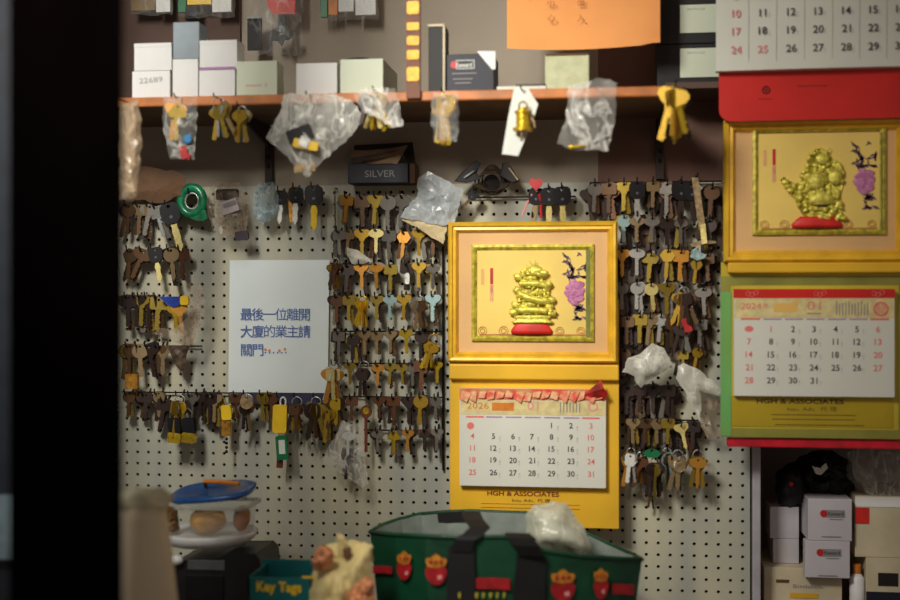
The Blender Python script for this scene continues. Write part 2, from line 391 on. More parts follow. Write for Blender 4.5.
def hook(px, py, label, group):
    p = P(px, py, 0); q = P(px, py, -.03); x, z = q.x, q.z
    mb = MB(); mb.tube([(x, .004, z + .012), (x, -.004, z + .011), (x, -.012, z + .001), (x, -.05, z + .001), (x, -.056, z + .004), (x, -.058, z + .013)], .0016, 5)
    tag(mb.build('peg_hook', M['wire']), label, 'hook', group)
ORD = ['first', 'second', 'third', 'fourth', 'fifth', 'sixth', 'seventh', 'eighth', 'ninth', 'tenth', 'eleventh', 'twelfth', 'thirteenth', 'fourteenth', 'fifteenth', 'sixteenth', 'seventeenth', 'eighteenth']
SH = {'round': 'round-headed', 'oval': 'oval-headed', 'clover': 'clover-headed', 'fan': 'wide-headed', 'square': 'square-headed', 'hex': 'six-sided-headed', 'three': 'notched-headed', 'car': 'black plastic-headed'}
CN = {'brass': 'brass', 'gold': 'bright gold', 'pale': 'pale gold', 'orange': 'orange brass', 'olive': 'olive brass', 'brown': 'brown', 'dark': 'dark', 'grey': 'dull grey', 'silver': 'silver', 'ice': 'pale blue-silver', 'tan': 'tan', 'white': 'whitish', 'copper': 'dark copper'}
DEEP = []
def key_row(block, rowname, group, items):
    """items: (px, py, length px, bow, metal, tilt, number of keys behind)"""
    for i, (px, py, L, shp, c, tilt, nb) in enumerate(items):
        seed = int(px * 7 + py * 3)
        tailtxt = f'{rowname} {block}'
        hook(px, py, f'black wire hook, {ORD[i]} along {tailtxt}', 'wire hooks on the pegboard')
        lab = f'{CN[c]} {SH[shp]} key, {ORD[i]} along {tailtxt}'
        place_key(px, py, L, shp, c, tilt, -.044, lab, group, seed)
        rr = random.Random(seed)
        n_all = nb + (1 if 'framed' in block else 0)
        for b in range(n_all):
            t = tilt + (7 + 7 * (b // 2)) * (1 if b % 2 else -1) + rr.uniform(-3, 3)
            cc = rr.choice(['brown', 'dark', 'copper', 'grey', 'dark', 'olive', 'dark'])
            ss = rr.choice(['round', 'fan', 'square', 'hex', 'oval'])
            lb = f'{["key", "deeper key", "third-deep key", "deepest key"][b]} behind the {ORD[i]} key of {tailtxt}'
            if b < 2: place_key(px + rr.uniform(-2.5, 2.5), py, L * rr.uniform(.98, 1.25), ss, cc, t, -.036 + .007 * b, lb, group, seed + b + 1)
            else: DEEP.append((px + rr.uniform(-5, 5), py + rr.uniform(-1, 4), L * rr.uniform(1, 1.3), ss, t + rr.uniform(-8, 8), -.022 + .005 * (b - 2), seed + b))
        if 'framed' in block:
            for b in range(2): DEEP.append((px + rr.uniform(-7, 7), py + rr.uniform(0, 8), L * rr.uniform(1, 1.2), rr.choice(['round', 'fan', 'square']), rr.uniform(-14, 14), -.012 - .004 * b, seed + 9 + b))  # more filler keys added to darken this block
def rail(x0, x1, py, label, y=-.012):
    a = P(x0, py, y); b = P(x1, py, y); b.z = a.z = (a.z + b.z) / 2
    tag(MB().tube([(a.x, .004, a.z), a, (a + b) / 2, b, (b.x, .004, b.z)], .0017, 6).build('wire_rail', M['wire']), label, 'rail', 'wire rails on the pegboard')

C1 = 'between paper notice and middle calendar'
G1 = 'keys on hooks between the notice and the middle calendar'
key_row(C1, 'top row', G1, [(347, 198, 27, 'square', 'orange', 3, 2), (362, 199, 31, 'square', 'brown', -4, 3), (376, 198, 30, 'fan', 'olive', 4, 2), (388, 199, 33, 'round', 'grey', 0, 1), (402, 198, 33, 'oval', 'grey', 3, 3)])
key_row(C1, 'second row', G1, [(339, 233, 24, 'square', 'grey', -3, 2), (349, 232, 25, 'clover', 'tan', 4, 1), (362, 232, 28, 'fan', 'brass', 0, 2), (376, 231, 25, 'oval', 'pale', 0, 2), (389, 233, 29, 'square', 'grey', 0, 1), (404, 234, 27, 'hex', 'orange', 5, 3), (419, 232, 26, 'fan', 'brass', 0, 1), (433, 233, 26, 'clover', 'brown', 0, 2)])
key_row(C1, 'third row', G1, [(348, 267, 28, 'square', 'dark', 4, 2), (361, 266, 25, 'fan', 'orange', -3, 1), (376, 265, 26, 'three', 'orange', -4, 1), (391, 267, 26, 'square', 'olive', 0, 3), (407, 266, 27, 'square', 'dark', 3, 1), (419, 265, 25, 'fan', 'brass', 0, 1), (433, 266, 24, 'three', 'grey', 0, 1)])
key_row(C1, 'fourth row', G1, [(337, 298, 27, 'round', 'copper', 0, 2), (349, 298, 25, 'square', 'olive', 0, 1), (377, 298, 24, 'fan', 'olive', 0, 1), (390, 297, 24, 'three', 'ice', 0, 0), (404, 297, 25, 'fan', 'brass', 0, 1), (433, 297, 27, 'fan', 'ice', 0, 1)])
key_row(C1, 'fifth row', G1, [(339, 334, 25, 'square', 'grey', 0, 2), (353, 337, 26, 'round', 'dark', 0, 1), (365, 333, 24, 'fan', 'tan', 0, 2), (377, 334, 22, 'square', 'tan', 0, 1), (391, 333, 22, 'fan', 'tan', 0, 1), (406, 332, 24, 'fan', 'gold', -3, 0), (421, 334, 27, 'round', 'dark', 0, 1)])
key_row(C1, 'sixth row', G1, [(350, 365, 22, 'fan', 'olive', 0, 0), (378, 366, 22, 'oval', 'orange', 0, 1), (391, 365, 22, 'fan', 'olive', 4, 1), (402, 366, 20, 'oval', 'olive', -3, 1), (413, 365, 23, 'clover', 'grey', 0, 2), (422, 363, 31, 'square', 'copper', 0, 0), (437, 364, 21, 'fan', 'gold', -3, 1)])
key_row(C1, 'seventh row', G1, [(352, 399, 24, 'square', 'copper', 0, 0), (379, 399, 23, 'fan', 'copper', 0, 1), (394, 399, 25, 'square', 'copper', 0, 2), (409, 399, 29, 'fan', 'dark', 0, 1), (421, 398, 30, 'round', 'brass', 3, 1), (436, 399, 23, 'round', 'grey', 0, 1)])
key_row(C1, 'bottom row', G1, [(378, 432, 22, 'oval', 'grey', 0, 1), (394, 433, 24, 'clover', 'gold', 0, 2), (408, 432, 22, 'fan', 'orange', 0, 1), (425, 431, 21, 'clover', 'dark', 2, 1), (437, 431, 22, 'fan', 'grey', 0, 1)])
for y_, a, b, n in ((331.5, 343, 441, 'fifth'), (363.5, 343, 441, 'sixth'), (397, 343, 441, 'seventh'), (430.5, 364, 443, 'bottom')):
    rail(a, b, y_, f'black horizontal wire behind the {n} key row between notice and middle calendar')
a = P(443, 246, -.01); b = P(443, 470, -.01)
tag(MB().tube([(a.x, .004, a.z), a, (a.x, -.01, (a.z + b.z) / 2), (a.x, -.01, b.z), (a.x, .004, b.z)], .0024, 6).build('vertical_wire', M['wire']), 'black vertical wire running down beside the middle calendar', 'wire')

C2 = 'between middle calendar and lower far calendar'
C2 = 'between the two framed calendars'
G2 = 'keys on hooks between the two framed calendars'
key_row(C2, 'top row', G2, [(595, 186, 29, 'round', 'grey', 2, 1), (609, 186, 30, 'square', 'brown', 0, 2), (624, 185, 29, 'fan', 'olive', 0, 2), (653, 184, 26, 'square', 'tan', 0, 2), (667, 185, 31, 'clover', 'grey', 0, 3), (712, 189, 32, 'round', 'brown', 4, 2)])
key_row(C2, 'second row', G2, [(624, 218, 27, 'round', 'ice', 0, 1), (637, 218, 27, 'three', 'tan', 0, 1), (652, 219, 26, 'oval', 'grey', 0, 2), (667, 221, 27, 'square', 'dark', 0, 2), (681, 219, 27, 'clover', 'grey', 0, 2), (709, 222, 30, 'round', 'dark', -4, 3)])
key_row(C2, 'third row', G2, [(622, 252, 28, 'fan', 'orange', 0, 1), (637, 251, 27, 'oval', 'silver', 0, 2), (651, 256, 26, 'clover', 'olive', 6, 2), (668, 252, 29, 'hex', 'brass', 4, 2), (681, 253, 31, 'square', 'orange', 2, 1), (707, 256, 28, 'square', 'brown', -3, 3)])
key_row(C2, 'fourth row', G2, [(622, 285, 27, 'round', 'grey', 0, 1), (637, 285, 27, 'round', 'silver', 0, 2), (651, 286, 28, 'round', 'pale', -6, 2), (667, 286, 31, 'fan', 'olive', 0, 2), (703, 290, 28, 'oval', 'grey', -5, 2)])
key_row(C2, 'fifth row', G2, [(627, 319, 28, 'square', 'brown', 0, 3), (640, 317, 29, 'square', 'olive', 0, 2), (650, 318, 30, 'fan', 'tan', 5, 2), (661, 317, 28, 'clover', 'silver', 5, 2), (672, 320, 30, 'round', 'brown', 0, 3), (700, 322, 28, 'square', 'grey', 0, 3)])
key_row(C2, 'sixth row', G2, [(624, 351, 28, 'round', 'brown', 0, 2), (683, 353, 22, 'square', 'olive', 0, 3), (698, 350, 23, 'hex', 'brass', 12, 2)])
key_row(C2, 'seventh row', G2, [(627, 388, 29, 'square', 'dark', 0, 3), (640, 387, 28, 'round', 'dark', 0, 2), (653, 388, 28, 'fan', 'dark', 0, 3), (668, 388, 30, 'square', 'dark', 2, 3)])
key_row(C2, 'eighth row', G2, [(633, 421, 25, 'fan', 'tan', 0, 2), (645, 421, 25, 'square', 'brown', 0, 2), (657, 421, 25, 'hex', 'tan', 0, 1), (668, 421, 26, 'square', 'olive', 0, 1), (681, 426, 26, 'fan', 'pale', -12, 2), (693, 424, 28, 'square', 'dark', 0, 2)])
for y_, a, b, n in ((182, 590, 722, 'top'), (387, 618, 690, 'seventh'), (420, 626, 698, 'eighth')):
    rail(a, b, y_, f'black horizontal wire behind the {n} key row between the two framed calendars')

C3 = 'beside the black door frame'
G3 = 'keys on hooks beside the black door frame'
key_row(C3, 'top row', G3, [(129, 207, 30, 'round', 'brown', 4, 2), (140, 207, 30, 'square', 'tan', 3, 2), (150, 207, 32, 'oval', 'grey', 10, 1), (157, 209, 32, 'square', 'silver', -16, 1)])
key_row(C3, 'second row', G3, [(131, 252, 30, 'round', 'brown', 8, 2), (144, 252, 32, 'oval', 'brown', 24, 1), (171, 251, 33, 'round', 'tan', -6, 1), (182, 251, 31, 'square', 'copper', 0, 1)])
key_row(C3, 'third row', G3, [(129, 298, 32, 'square', 'dark', 0, 1), (137, 298, 32, 'fan', 'dark', 0, 2), (142, 298, 31, 'fan', 'olive', 0, 0), (149, 298, 34, 'square', 'dark', 0, 2), (159, 300, 34, 'square', 'olive', 3, 2)])
key_row(C3, 'fourth row', G3, [(130, 347, 32, 'round', 'brown', 0, 2), (140, 347, 33, 'round', 'tan', -4, 0), (149, 347, 34, 'oval', 'dark', -12, 1), (159, 348, 28, 'fan', 'brown', 0, 0), (163, 348, 30, 'fan', 'tan', 0, 0)])
key_row('under the paper notice', 'long row', 'keys on the long rail below the paper notice', [(129, 394, 26, 'round', 'brown', 3, 2), (146, 395, 26, 'square', 'dark', 0, 3), (159, 394, 26, 'round', 'tan', 0, 2), (165, 402, 30, 'square', 'dark', 10, 2), (192, 396, 27, 'fan', 'grey', 0, 3), (200, 395, 24, 'square', 'dark', 0, 3), (210, 396, 30, 'square', 'dark', 0, 2), (215, 397, 28, 'fan', 'tan', 0, 2), (237, 396, 24, 'square', 'copper', 0, 2), (263, 395, 28, 'round', 'olive', 0, 1), (271, 396, 26, 'round', 'copper', -4, 1)])
rail(122, 336, 393, 'long black horizontal wire holding the keys below the paper notice')
rail(125, 200, 346, 'short black wire holding keys beside the black door frame')

mb = MB()
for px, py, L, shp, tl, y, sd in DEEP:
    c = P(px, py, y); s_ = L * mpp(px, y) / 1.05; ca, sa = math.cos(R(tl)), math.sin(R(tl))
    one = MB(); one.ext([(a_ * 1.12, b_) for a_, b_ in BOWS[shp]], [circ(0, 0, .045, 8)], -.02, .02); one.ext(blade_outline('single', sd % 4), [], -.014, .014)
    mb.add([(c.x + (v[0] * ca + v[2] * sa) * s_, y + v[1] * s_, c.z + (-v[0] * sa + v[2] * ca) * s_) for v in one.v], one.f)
tag(mb.build('dark_keys', mat('shaded_key_metal', (96, 72, 58), .5, .3, var=.35, scale=16, rgb2=(58, 48, 46))), 'spare keys, darkened in place of shade, packed deep behind the front keys on the board', 'keys', kind='stuff')  # added spare keys, coloured dark to stand in for shade between front keys

# ---- bunches of keys on a ring
def bunch(px, py, L, colors, y, label, group=None, spread=22, ringpx=4, shapes=None, tilt=0, name='key_bunch', ringmat=None, hk=True, seed=1):
    rr = random.Random(seed + int(px)); k = mpp(px, y); p = P(px, py, y)
    t = thing(name, label, 'keys', p, group)
    MB().ring(p + Vector((0, 0, 0)), ringpx * k, .0011, n=18).build('key_ring', ringmat or K['silver'], t, smooth=True)
    n = len(colors)
    for i, c in enumerate(colors):
        a = tilt + (i - (n - 1) / 2) * (spread * 2 / max(1, n - 1)) + rr.uniform(-3, 3) if n > 1 else tilt
        e = bpy.data.objects.new('key', None); 
        sh_ = shapes[i % len(shapes)] if shapes else rr.choice(['round', 'fan', 'square', 'hex', 'oval', 'three'])
        col.objects.link(e); e.parent = t
        rad = R(a); e.location = (-math.sin(rad) * ringpx * k * .9, -.004 + (.0035 if i % 2 else -.0035) * ((i % 3) + .5), -math.cos(rad) * ringpx * k * .9)
        e.rotation_euler = (0, rad, R(rr.choice((-1, 1)) * rr.uniform(15, 68 if y > -.2 else (70 if px > 600 else 42)) if i < n - 1 else rr.uniform(-20, 20))); s = L * k / 1.05 * rr.uniform(.9, 1.08); e.scale = (s, s, s)
        key_parts(e, sh_, c, i + int(px))
    if hk and y > -.1: hook(px, py - ringpx + 1, f'black wire hook carrying the {label[:60].rsplit(" ", 1)[0] if False else " ".join(label.split()[:8])}', 'wire hooks on the pegboard')
    return t
bunch(335, 262, 26, ['brown', 'brass', 'copper', 'olive', 'brown', 'dark'], -.05, 'brown and brass key bunch beside the paper notice edge, third row', spread=16)
bunch(363, 300, 26, ['gold', 'gold', 'brass', 'gold', 'gold', 'brass'], -.05, 'bright gold key bunch fanned on the fourth row', spread=17, ringmat=K['gold'])
bunch(420, 300, 28, ['grey', 'tan', 'brown', 'grey', 'tan', 'white', 'grey'], -.05, 'dull silver and rose key bunch on the fourth row beside middle calendar', spread=22)
bunch(434, 340, 27, ['gold', 'brown', 'brass', 'gold'], -.055, 'gold and brown key bunch hanging from a large loop beside middle calendar', spread=10, ringpx=6, tilt=14, ringmat=K['brass'])
bunch(334, 368, 34, ['white', 'orange', 'pale', 'brown', 'orange', 'white'], -.055, 'whitish and orange key bunch at the lower corner of the paper notice', spread=17)
bunch(338, 396, 30, ['dark', 'olive', 'gold', 'dark', 'brown'], -.05, 'black and gold key bunch on a ring below the notice corner', spread=16, ringpx=5, ringmat=K['dark'])
bunch(364, 366, 28, ['dark', 'copper', 'dark'], -.05, 'dark key bunch on a round ring, sixth row beside the olive key', spread=8, ringpx=5)
bunch(684, 292, 33, ['brown', 'olive', 'dark', 'tan', 'copper', 'brass', 'brass'], -.06, 'large brown and brass key bunch above the red tag', spread=22, ringpx=5)
bunch(682, 320, 28, ['silver', 'grey', 'dark'], -.05, 'grey key bunch hanging under the red tag', spread=14, ringpx=7)
bunch(697, 258, 25, ['brown', 'copper', 'brass', 'dark'], -.05, 'brown key bunch below the pale round tag', spread=18, ringpx=4)
bunch(180, 400, 34, ['gold', 'dark', 'grey', 'dark', 'brass', 'dark'], -.06, 'dark and gold key bunch with chunky yellow ends, long row', spread=15, ringpx=5)
bunch(297, 402, 26, ['copper', 'gold', 'brown', 'gold', 'dark'], -.055, 'copper and gold key bunch beside the yellow fob', spread=20, ringpx=5)
bunch(316, 402, 36, ['olive', 'dark', 'brown', 'olive', 'dark', 'tan'], -.055, 'olive and dark key bunch under the notice corner', spread=16, ringpx=5)
bunch(329, 408, 32, ['olive', 'brown', 'brass', 'dark'], -.05, 'small olive key bunch between notice corner and hanging film bag', spread=13)
bunch(247, 400, 28, ['tan', 'dark', 'dark', 'grey'], -.055, 'dark key bunch with a big tan disc under the notice', spread=12, ringpx=6)
bunch(631, 452, 33, ['silver', 'grey', 'white', 'orange'], -.055, 'silver key bunch lowest beside the middle calendar edge', spread=14)
bunch(641, 456, 28, ['copper', 'orange', 'redd' if False else 'copper'], -.05, 'copper key bunch near the green tag', spread=14)
bunch(655, 462, 34, ['dark', 'dark', 'olive', 'grey', 'dark'], -.055, 'dark key bunch directly under the green tag', spread=18)
bunch(667, 452, 32, ['ice', 'dark', 'grey', 'dark'], -.055, 'blue-grey key bunch between the green tag and the tan disc', spread=16)
bunch(678, 455, 36, ['white', 'grey', 'tan', 'grey', 'tan'], -.06, 'pale key bunch with a tan disc, lowest on the board', spread=13, ringpx=5)
bunch(698, 455, 32, ['brass', 'brass', 'orange', 'olive'], -.055, 'brass key bunch last of the lowest bunches below the grey film', spread=12, ringpx=5)
bunch(651, 488, 20, ['dark', 'brown'], -.03, 'small dark key pair hanging lowest on the pegboard', spread=10, ringpx=3)
# bunches from the shelf edge
bunch(219, 104, 33, ['tan', 'brass', 'green' if False else 'olive', 'grey', 'silver', 'brass'], -.31, 'brass and green key bunch hanging from the shelf edge, second bunch along', spread=24, ringpx=6, tilt=-14)
bunch(242, 110, 33, ['olive', 'silver', 'brass', 'tan'], -.31, 'small brass key bunch on the shelf edge beside the big clear bag', spread=14, ringpx=4)
bunch(675, 90, 50, ['brass', 'dark', 'gold', 'olive', 'brass', 'olive', 'brass', 'dark', 'brass'], -.31, 'long gold key bunch hanging from the end of the wooden shelf', spread=20, ringpx=5, ringmat=K['brass'], tilt=-4)
bunch(444, 98, 46, ['gold', 'gold', 'brass', 'gold', 'brown', 'gold'], -.31, 'bright yellow key bunch hanging from the shelf under the black carton', spread=9, ringpx=4, ringmat=K['gold'])
bunch(376, 95, 36, ['gold', 'gold', 'pale', 'brass', 'gold', 'pale'], -.31, 'gold key bunch in clear film with one black key, on shelf edge', spread=22, ringpx=4, tilt=-4)

# ---- car keys
def car_key(px, py, L, colr, tilt, label, y=-.05, name='car_key', hk=True):
    k = place_key(px, py, L, 'car', colr, tilt, y, label, 'black headed car keys', int(px), yaw=6)
    if hk: hook(px, py, 'black wire hook carrying the ' + ' '.join(label.split()[:10]), 'wire hooks on the pegboard')
    return k
car_key(281, 193, 34, 'silver', 3, 'black-headed key with silver blade nearest the blue-tinted bag')
car_key(296, 190, 38, 'silver', 2, 'black-headed key with silver blade beside the orange tab')
car_key(314, 189, 46, 'gold', 0, 'large black-headed key with gold blade above the paper notice')
car_key(169, 207, 50, 'pale', -16, 'big black-headed key with pale blade hanging below the brown paper')
car_key(155, 250, 36, 'pale', -10, 'black-headed key with pale blade in the second row by door frame')
car_key(637, 185, 40, 'silver', 0, 'black car key with silver glints in the dark top key row')
car_key(681, 184, 46, 'dark', 0, 'largest black car key in the dark top key row')
car_key(691, 186, 42, 'dark', -5, 'black car key leaning beside the long tan blade')
car_key(537, 191, 40, 'tan', 8, 'black-headed car key under the red heart tag')
car_key(549, 191, 42, 'pale', 0, 'black-headed car key with pale blade, middle of three above middle calendar')
car_key(562, 190, 44, 'pale', -2, 'black-headed car key with pale blade, farthest from the red heart')
car_key(475, 193, 24, 'brown', 40, 'small black-headed key below the coiled wire bundle')
rail(468, 575, 197, 'thin black wire behind the car keys above the middle calendar')
# long tan blade key
t = thing('long_blade', 'long tan blade with brass end hanging in the dark key corner', 'blade', P(697, 180, -.06))
MB().ext([(P(a, b, -.062).x, P(a, b, -.062).z) for a, b in ((692, 178), (698, 178), (705, 226), (699, 230))], [], -.064, -.060).build('blade', K['tan'], t, bevel=.0005)
MB().ext([(P(a, b, -.066).x, P(a, b, -.066).z) for a, b in ((700, 225), (705, 224), (707, 243), (702, 244))], [], -.068, -.063).build('brass_end', K['pale'], t, bevel=.0005)
MB().ext([(P(a, b, -.06).x, P(a, b, -.06).z) for a, b in ((690, 244), (702, 240), (716, 241), (716, 243), (692, 247))], [], -.061, -.059).build('cross_pin', K['tan'], t)
hook(697, 180, 'black wire hook carrying the long tan blade', 'wire hooks on the pegboard')
# screw hook and chain left of the centre block
t = thing('chain', 'brown hanging chain with a tall hook along the paper notice edge', 'chain', P(335, 190, -.02))
p = P(335, 188, -.02); MB().tube([(p.x, .005, p.z), (p.x, -.02, p.z), (p.x, -.022, p.z - .02), (p.x + .001, -.02, p.z - .09)], .002, 6).build('hook', K['tan'], t)
lk = MB()
for i in range(14): lk.ring(P(335 + (i % 2) * .6, 233 + i * 4.2, -.02), .005, .0012, .0065, n=10, axis='y' if i % 2 else 'x', seg=5)
lk.build('links', K['copper'], t)

# ------------------------------------------------------------------ tags and other hanging bits
def tagshape(name, mb_fn, label, cat='tag', **k): pass
def slab(px0, py0, px1, py1, y, d, rot=0, corner=.2):
    """rounded rectangle outline in XZ at depth y, rotated by rot degrees"""
    pl = Pl(y, (px0 + px1) / 2); a, b, c, e = pl.r(px0, py0, px1, py1); cx, cz = (a + b) / 2, (c + e) / 2; w, h = (b - a) / 2, (e - c) / 2
    r = min(w, h) * corner; pts = []
    for sx, sz, a0 in ((1, 1, 0), (-1, 1, 90), (-1, -1, 180), (1, -1, 270)):
        for q in range(4): an = R(a0 + q * 30); pts.append((sx * (w - r) + r * math.cos(an), sz * (h - r) + r * math.sin(an)))
    cs, sn = math.cos(R(rot)), math.sin(R(rot))
    return [(cx + u * cs - v * sn, cz + u * sn + v * cs) for u, v in pts], (cx, cz)
def put_slab(name, m, parent, x0, y0, x1, y1, y, d, rot=0, corner=.2, bevel=0):
    o, _ = slab(x0, y0, x1, y1, y, d, rot, corner); return MB().ext(o, [], y, y + d).build(name, m, parent, bevel=bevel)
# yellow fob + green tag
p = P(280, 398, -.06)
t = thing('yellow_key_fob', 'yellow plastic key fob with a white clip under the paper notice', 'fob', p)
put_slab('fob_body', M['yellow'], t, 272.5, 405, 286.5, 433, -.068, .012, -2, .35, .0015)
MB().ring(P(283, 402, -.062), .006, .0018, .010, n=16).build('clip', M['white'], t, smooth=True)
hook(280, 397, 'black wire hook carrying the yellow plastic key fob', 'wire hooks on the pegboard')
t = thing('green_key_tag', 'green plastic key tag with a pale window hanging below the yellow fob', 'tag', P(281, 434, -.06))
put_slab('tag_body', M['green'], t, 276, 436, 287.5, 460, -.064, .006, 4, .2, .001)
put_slab('label_window', M['label'], t, 278.8, 440, 285, 454, -.0655, .002, 4, .05)
MB().ring(P(281, 435, -.061), .005, .001, n=12).build('ring', K['silver'], t)
t = thing('brown_key_tag', 'narrow brown strip showing below the green key tag', 'tag', P(280, 455, -.05))
put_slab('strip', M['leather'], t, 277, 440, 283, 468, -.052, .004, -3, .2)
# yellow diamond tag
t = thing('yellow_tag', 'small yellow tag over orange key blades below the notice edge', 'tag', P(226, 400, -.055))
put_slab('tag_body', M['yellow'], t, 221, 405, 231, 420, -.06, .005, 4, .5)
put_slab('lower_leaf', K['orange'], t, 221.5, 420, 230.5, 436, -.056, .004, 0, .1)
MB().tube([P(226, 397, -.055), P(224.5, 401, -.057), P(226, 406, -.058)], .0012, 5).build('cord', K['tan'], t)
t = thing('bead_chain', 'short dark bead chain hanging under the small yellow tag', 'chain', P(226.5, 436, -.05))
mb = MB()
for q in range(4): mb.ball(P(226.5, 439 + q * 4.2, -.052), .0035, .0035, .0035, seg=8, rings=6)
mb.build('beads', M['black'], t, smooth=True)
# red tag, green ring tag, pale round tag, red heart, leather gold tag, orange tab
t = thing('red_tag', 'red plastic tag hanging among brown keys between the calendars', 'tag', P(687, 316, -.07)); put_slab('tag_body', M['redtag'], t, 683, 318, 691, 332, -.072, .004, 18, .3)
MB().tube([P(687, 319, -.07), P(685, 305, -.068), P(684, 297, -.064)], .0009, 5).build('cord', K['dark'], t)
t = thing('green_ring_tag', 'flat green oval tag near the lowest key bunches', 'tag', P(652, 449, -.06))
MB().ext(circ(P(652, 453.5, -.064).x, P(652, 453.5, -.064).z, .0165, 20, 0, .0085), [circ(P(652, 451, -.064).x, P(652, 451, -.064).z, .003, 8)], -.064, -.058).build('tag_body', M['green'], t, bevel=.001)
MB().tube([P(652, 432, -.02), P(652, 440, -.05), P(652, 452, -.06)], .001, 5).build('cord', M['wire'], t)
t = thing('pale_tag', 'pale blue-white rounded tag in the third row between framed calendars', 'tag', P(697, 250, -.07))
MB().ext([(P(a, b, -.072).x, P(a, b, -.072).z) for a, b in ((690, 257), (692, 251), (696, 248), (700, 252), (706, 255), (704, 258), (697, 260))], [], -.072, -.066).build('tag_body', K['ice'], t, bevel=.0008)
t = thing('red_heart_tag', 'red heart-shaped tag standing over the car keys above middle calendar', 'tag', P(536, 190, -.06))
hp = [(16 * math.sin(a) ** 3, 13 * math.cos(a) - 5 * math.cos(2 * a) - 2 * math.cos(3 * a) - math.cos(4 * a)) for a in [2 * math.pi * i / 26 for i in range(26)]]
c = P(536, 184, -.062); MB().ext([(c.x + u * .00085, c.z + v * .00095) for u, v in hp], [], -.065, -.058).build('heart', M['redtag'], t, bevel=.001)
MB().tube([P(532, 194, -.055), P(527, 204, -.05), P(522, 216, -.05)], .0022, 6).build('ribbon', M['inkpink'], t); MB().tube([P(539, 194, -.055), P(541, 204, -.05), P(541, 218, -.05)], .0028, 6).build('ribbon', M['redtag'], t)
t = thing('leather_tag', 'brown leather drop tag with a gold centre, seventh row', 'tag', P(366, 398, -.055))
MB().ext(circ(P(366, 412, -.06).x, P(366, 412, -.06).z, .0115, 16, 0, .0135), [], -.06, -.054).build('leather', M['leather'], t, bevel=.001)
MB().ext(circ(P(366, 411, -.062).x, P(366, 411, -.062).z, .0065, 12, 0, .007), [], -.0625, -.06).build('gold_centre', K['gold'], t)
MB().tube([P(365, 385, -.05), P(366, 395, -.055), P(366, 404, -.058)], .0013, 5).build('chain', K['dark'], t)
MB().box(P(366, 418, -.056).x - .003, P(366, 418, -.056).x + .003, -.058, -.054, P(366, 452, -.056).z, P(366, 418, -.056).z).build('tail', M['leather'], t)
t = thing('orange_tab', 'narrow orange tab hanging among the black-headed keys above the notice', 'tag', P(292, 190, -.04)); put_slab('tab', K['orange'], t, 288.5, 190, 295, 222, -.042, .004, 4, .2)
MB().ring(P(293, 189, -.041), .006, .0012, n=14).build('ring', K['brass'], t)
t = thing('orange_block', 'small orange block hanging lowest beside the black door frame', 'tag', P(131, 374, -.06)); put_slab('block', K['orange'], t, 125, 374, 137, 389, -.066, .012, 0, .2, .001)
MB().tube([P(131, 374, -.06), P(131, 362, -.05), P(131, 350, -.04)], .001, 5).build('cord', M['wire'], t)
t = thing('silver_token', 'small whitish oblong token hanging in the third row', 'tag', P(408, 270, -.06)); put_slab('token', K['white'], t, 404.5, 273, 409.5, 284, -.064, .004, 0, .8, .001)
MB().tube([P(407, 263, -.04), P(407, 268, -.06), P(407, 274, -.063)], .001, 5).build('cord', M['wire'], t)
# discs in bunches
for px, py, r_, c, lb in ((247, 402, 7, 'tan', 'big tan metal disc hanging on the long row under the notice'), (679, 465, 7, 'tan', 'round tan disc hanging over the palest lowest key bunch')):
    q = P(px, py, -.075); t = thing('metal_disc', lb, 'tag', q); kk = mpp(px, -.075)
    MB().ext(circ(q.x, q.z, r_ * kk, 20), [circ(q.x, q.z + r_ * kk * .6, .003, 8)], -.078, -.074).build('disc', K[c], t, bevel=.0006)
    MB().ring(q + Vector((0, 0, r_ * kk * .85)), .004, .0009, n=12, axis='x').build('ring', K['silver'], t)
# chunky yellow ends
for px, lb in ((174, 'chunky yellow-black padlock below the dark gold bunch, nearer the door frame'), (188, 'chunky yellow-black padlock below the dark gold bunch, nearer the notice')):
    t = thing('small_padlock', lb, 'padlock', P(px, 430, -.07)); put_slab('body', M['black'], t, px - 6, 418, px + 6, 434, -.08, .016, 4, .3, .001)
    put_slab('brass_face', K['gold'], t, px - 6.5, 433, px + 6.5, 443, -.081, .018, -6, .35, .001)
    MB().tube([P(px - 4, 420, -.072), P(px - 4, 412, -.072), P(px, 408, -.072), P(px + 4, 412, -.072), P(px + 4, 420, -.072)], .0016, 6).build('shackle', K['grey'], t)
# blue and yellow fob in film
t = thing('blue_yellow_fob', 'blue and yellow key fob with brass key inside a hanging film bag', 'fob', P(178, 298, -.06))
MB().ext([(P(a, b, -.066).x, P(a, b, -.066).z) for a, b in ((160, 297), (180, 297), (181, 304), (174, 307), (168, 305))], [], -.068, -.058).build('blue_body', M['bluetag'], t, bevel=.001)
put_slab('yellow_cap', M['yellow'], t, 180, 296, 188, 305, -.069, .012, 0, .5)
for a, b in ((175, -3), (179, -8)):
    e = bpy.data.objects.new('key', None); col.objects.link(e); e.parent = t; e.location = P(a, 307, -.062) - t.location; e.rotation_euler = (0, R(b), R(10)); e.scale = (.058,) * 3; key_parts(e, 'fan', 'gold' if b == -3 else 'orange', a)

